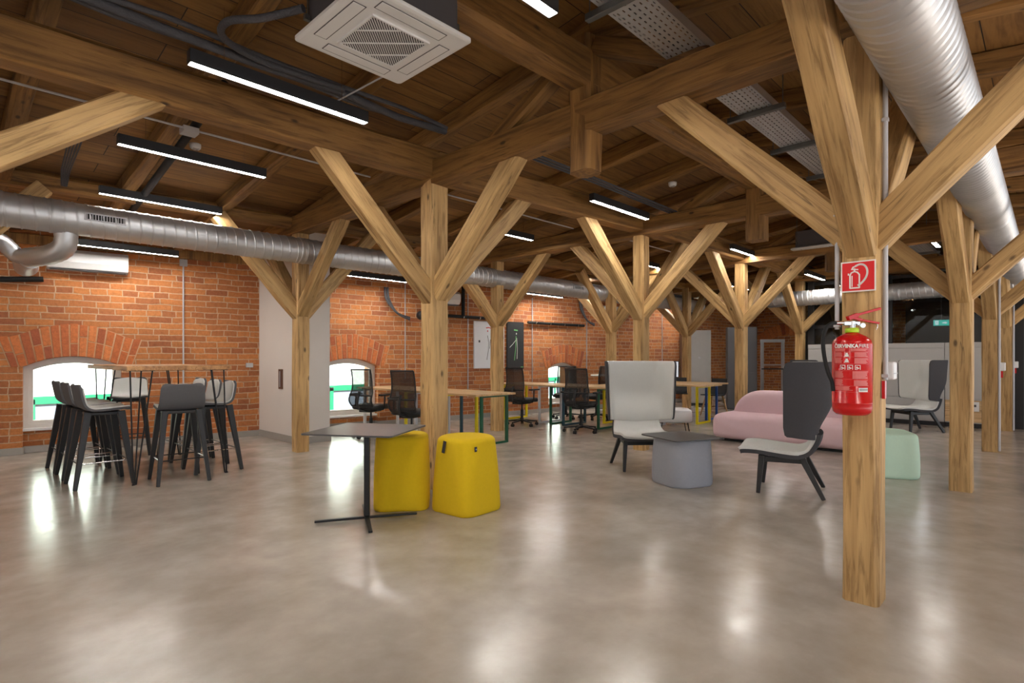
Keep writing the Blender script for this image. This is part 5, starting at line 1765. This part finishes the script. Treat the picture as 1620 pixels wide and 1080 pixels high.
tray(-1.5, 18.0, 1.54, 1.80, 3.18, 'long perforated cable tray passing above the tie beams', (0.9, 2.57, 4.48, 5.44, 6.5, 8.0, 9.4, 11.2, 12.6, 15.0))

# ------------------------------------------------------------------ exit signs
def exit_sign(loc, rz, label, s=1.0):
    t = thing('exit_sign', label, 'exit sign', loc, rz)
    MB().box((-0.16 * s, -0.012, -0.07 * s), (0.16 * s, 0.012, 0.07 * s)).build('casing', M['exitlit'], t, bevel=0.003)
    m = MB()
    def q(a): m.add([(x * s, -0.0135, z * s) for x, z in a], [tuple(range(len(a)))])
    q([(-0.13, -0.05), (-0.06, -0.05), (-0.06, 0.05), (-0.13, 0.05)])
    q([(0.02, -0.012), (0.07, -0.012), (0.07, -0.035), (0.12, 0.0), (0.07, 0.035), (0.07, 0.012), (0.02, 0.012)])
    m.build('arrow_and_door', M['exitwhite'], t)
    g = MB()
    for a in ([(-0.10, 0.03), (-0.09, 0.03), (-0.09, 0.04), (-0.10, 0.04)], [(-0.105, 0.0), (-0.085, 0.005), (-0.088, 0.028), (-0.1, 0.028)], [(-0.105, 0.0), (-0.12, -0.04), (-0.112, -0.04), (-0.096, 0.0)], [(-0.096, 0.0), (-0.08, -0.02), (-0.085, -0.04), (-0.078, -0.04), (-0.07, -0.018), (-0.085, 0.004)]):
        g.add([(x * s, -0.0145, z * s) for x, z in a], [tuple(range(len(a)))])
    g.build('running_figure', M['exitlit'], t)
    MB().cyl((0, 0, 0.07 * s), (0, 0, 0.75), 0.006, n=6).build('hanger', M['galv_dark'], t)
exit_sign((15.1, 4.75, 2.20), math.radians(-62), 'small lit green exit sign near the far brick wall')
exit_sign((15.6, 1.78, 2.03), math.radians(-66), 'small lit green exit sign seen inside the glass room', 0.9)

# ------------------------------------------------------------------ glass meeting room at the far right
GX = 13.32
def steel(name, a, b, label=None, parent=None):
    o = MB().box(a, b).build(name, M['steelblack'], parent, bevel=0.004)
    return o
struct(MB().box((GX + 0.1, -1.05, 0.0), (FAR, -0.95, 3.4)).build('wall_right.002', M['steelblack']), 'side wall added to keep the glass room dark')  # added to close the room off, coloured dark as if unlit
struct(MB().box((GX + .6, 4.10, 0.0), (FAR, 4.16, 3.4)).build('wall_right.003', M['steelblack']), 'partition wall added to keep the glass room dark')  # also added to shut out light, dark colour for an unlit interior
gp = thing('glass_partition', 'dark framed glass partition across the far right end', 'partition', (GX, 0, 0))
for y in (0.42, 2.36, 3.78):
    steel('mullion', (-0.05, y - 0.06, 0.0), (0.05, y + 0.06, 2.9), parent=gp)
for z in (0.08, 1.92, 2.85):
    if z != 1.92: steel('transom', (-0.035, 0.48, z - 0.035), (0.035, 2.30, z + 0.035), parent=gp)
    steel('transom', (-0.035, 2.42, z - 0.035), (0.035, 3.72, z + 0.035), parent=gp)
MB().box((-0.004, 0.48, 1.55), (0.004, 2.30, 2.82)).build('pane', M['darkglass'], gp)
MB().box((-0.004, 2.42, 1.55), (0.004, 3.72, 2.82)).build('pane', M['darkglass'], gp)
gp2 = thing('glass_partition', 'dark framed glass wall running away at the right edge', 'partition', (GX, 0.42, 0))
for k in range(6):
    steel('mullion', (0.06 + k * 0.95, -0.03, 0.0), (0.13 + k * 0.95, 0.03, 3.2), parent=gp2)
    if k < 5: MB().box((0.13 + k * 0.95, -0.004, 0.08), (0.06 + (k + 1) * 0.95, 0.004, 3.1)).build('pane', M['darkglass'], gp2)
steel('bottom_rail', (0.13, -0.03, 0.0), (4.9, 0.03, 0.08), parent=gp2)
steel('top_rail', (0.13, -0.03, 3.1), (4.9, 0.03, 3.2), parent=gp2)
# grey cabinets standing against the glass
for i, (y0, y1, lab) in enumerate(((0.70, 1.42, 'grey cabinet against the glass right of the second right post'), (1.42, 2.34, 'grey cabinet against the glass behind the far lounge chair'), (2.40, 3.05, 'grey cabinet behind the foremost post against the glass'), (3.05, 3.72, 'grey cabinet beside dark steel column behind charcoal chair'))):
    t = thing('storage_cabinet', lab, 'cabinet', (GX - 0.06, (y0 + y1) / 2, 0), 0, 'grey cabinets along the glass room')
    hw = (y1 - y0) / 2 - 0.003
    MB().box((-0.36, -hw, 0.0), (0.0, hw, 0.08)).build('plinth', M['steelblack'], t)
    MB().box((-0.38, -hw, 0.08), (0.0, hw, 1.50)).build('body', M['cabinet'], t, bevel=0.004)
    MB().box((-0.395, -hw, 1.44), (0.0, hw, 1.53)).build('top', M['cabinet'], t, bevel=0.004)
    MB().box((-0.394, -hw + .004, 0.52), (-0.381, hw - .004, 1.42)).build('door', M['cabinet'], t, bevel=0.003)
    MB().box((-0.394, -hw + .004, 0.10), (-0.381, hw - .004, 0.49)).build('drawer', M['desk'] if i == 0 else M['cabinet'], t, bevel=0.003)
ws = thing('wall_socket', 'white box with symbol low on the cabinets between right posts', 'socket', (GX - 0.456, 1.02, 0.30))
MB().box((-0.02, -0.09, 0), (0.0, 0.09, 0.17)).build('casing', M['white'], ws, bevel=0.004)
MB().box((-0.022, -0.05, 0.08), (-0.02, -0.0, 0.12)).build('symbol', M['darkbox'], ws)

# ------------------------------------------------------------------ far furniture and fittings left of the glass room
cu = thing('tall_cupboard', 'tall pale grey cupboard with dark side behind the far desks', 'cupboard', (14.1, 6.72, 0), face(-0.80, -0.60))
MB().box((-0.30, 0.0, 0.06), (0.30, 0.42, 1.98)).build('body', M['brownside'], cu, bevel=0.003)
MB().box((-0.30, -0.02, 0.06), (0.30, 0.0, 1.98)).build('door', M['cabinet'], cu, bevel=0.003)
MB().cyl((0.0, -0.02, 1.25), (0.0, -0.04, 1.25), 0.03, n=14).build('knob', M['conduit'], cu)
MB().box((-0.29, 0.02, 0.0), (0.29, 0.41, 0.06)).build('plinth', M['steelblack'], cu)
dk = thing('steel_cupboard', 'dark grey steel cupboard behind the post left of the sofa', 'cupboard', (13.75, 5.45, 0), face(-0.85, -0.5))
MB().box((-0.34, 0.0, 0.0), (0.34, 0.3, 2.0)).build('body', M['darkgrey_panel'], dk, bevel=0.003)
MB().box((-0.33, -0.01, 0.02), (0.33, 0.0, 0.9)).build('door', M['darkgrey_panel'], dk, bevel=0.003)
MB().box((-0.33, -0.01, 0.92), (0.33, 0.0, 1.98)).build('door', M['darkgrey_panel'], dk, bevel=0.003)
MB().cyl((-0.1, -0.01, 1.02), (-0.1, -0.03, 1.02), 0.02, n=12).build('knob', M['galv_dark'], dk)
rk = thing('steel_rack', 'light grey upright steel frame standing before the far brick wall', 'rack', (15.4, 5.31, 0), face(-0.8, -0.6))
for x in (-0.26, 0.26):
    MB().box((x - .035, -.035, 0), (x + .035, .035, 1.72)).build('upright', M['conduit'], rk, bevel=0.004)
MB().box((-0.30, -.04, 1.66), (0.30, .04, 1.74)).box((-0.26, -.012, 1.05), (0.26, .012, 1.08)).build('crossbar', M['conduit'], rk, bevel=0.004)
MB().box((-0.34, -.25, 0.95), (0.34, -.20, 0.98)).build('handle_bar', M['steelblack'], rk)
for k, (c, y) in enumerate((('white', 4.55), ('red', 4.38), ('lime', 4.15))):
    t = thing('hanging_banner', ['white hanging banner strip near the far arch', 'red hanging banner strip near the far arch', 'lime patterned hanging banner strip near the far arch'][k], 'banner', (15.6, y, 0))
    MB().box((-0.01, -0.05, 0.75), (0.01, 0.05, 1.55)).build('cloth', M[c], t)
    MB().cyl((0, 0, 1.55), (0, 0, 1.6), 0.06, n=12).build('rod', M['steelblack'], t)
    MB().cyl((0, 0, 0), (0, 0, 0.75), 0.01, n=8).cyl((0, 0, 0), (0, 0, 0.01), 0.1, n=16).build('stand', M['steelblack'], t)
# dark risers on the brick right of the light chair
for (x, r, lab, m_) in ((14.9, 0.06, 'thick brown riser pipe on the far brick wall', 'brownside'), (15.35, 0.05, 'black riser pipe beside the brown one on far brick', 'rubber')):
    a, b = on_wall(x, 0.08, 0.1), on_wall(x, 0.08, 2.6)
    o = MB().tube([a, b], r, 12).build('riser_pipe', M[m_]); tag(o, lab, 'pipe')
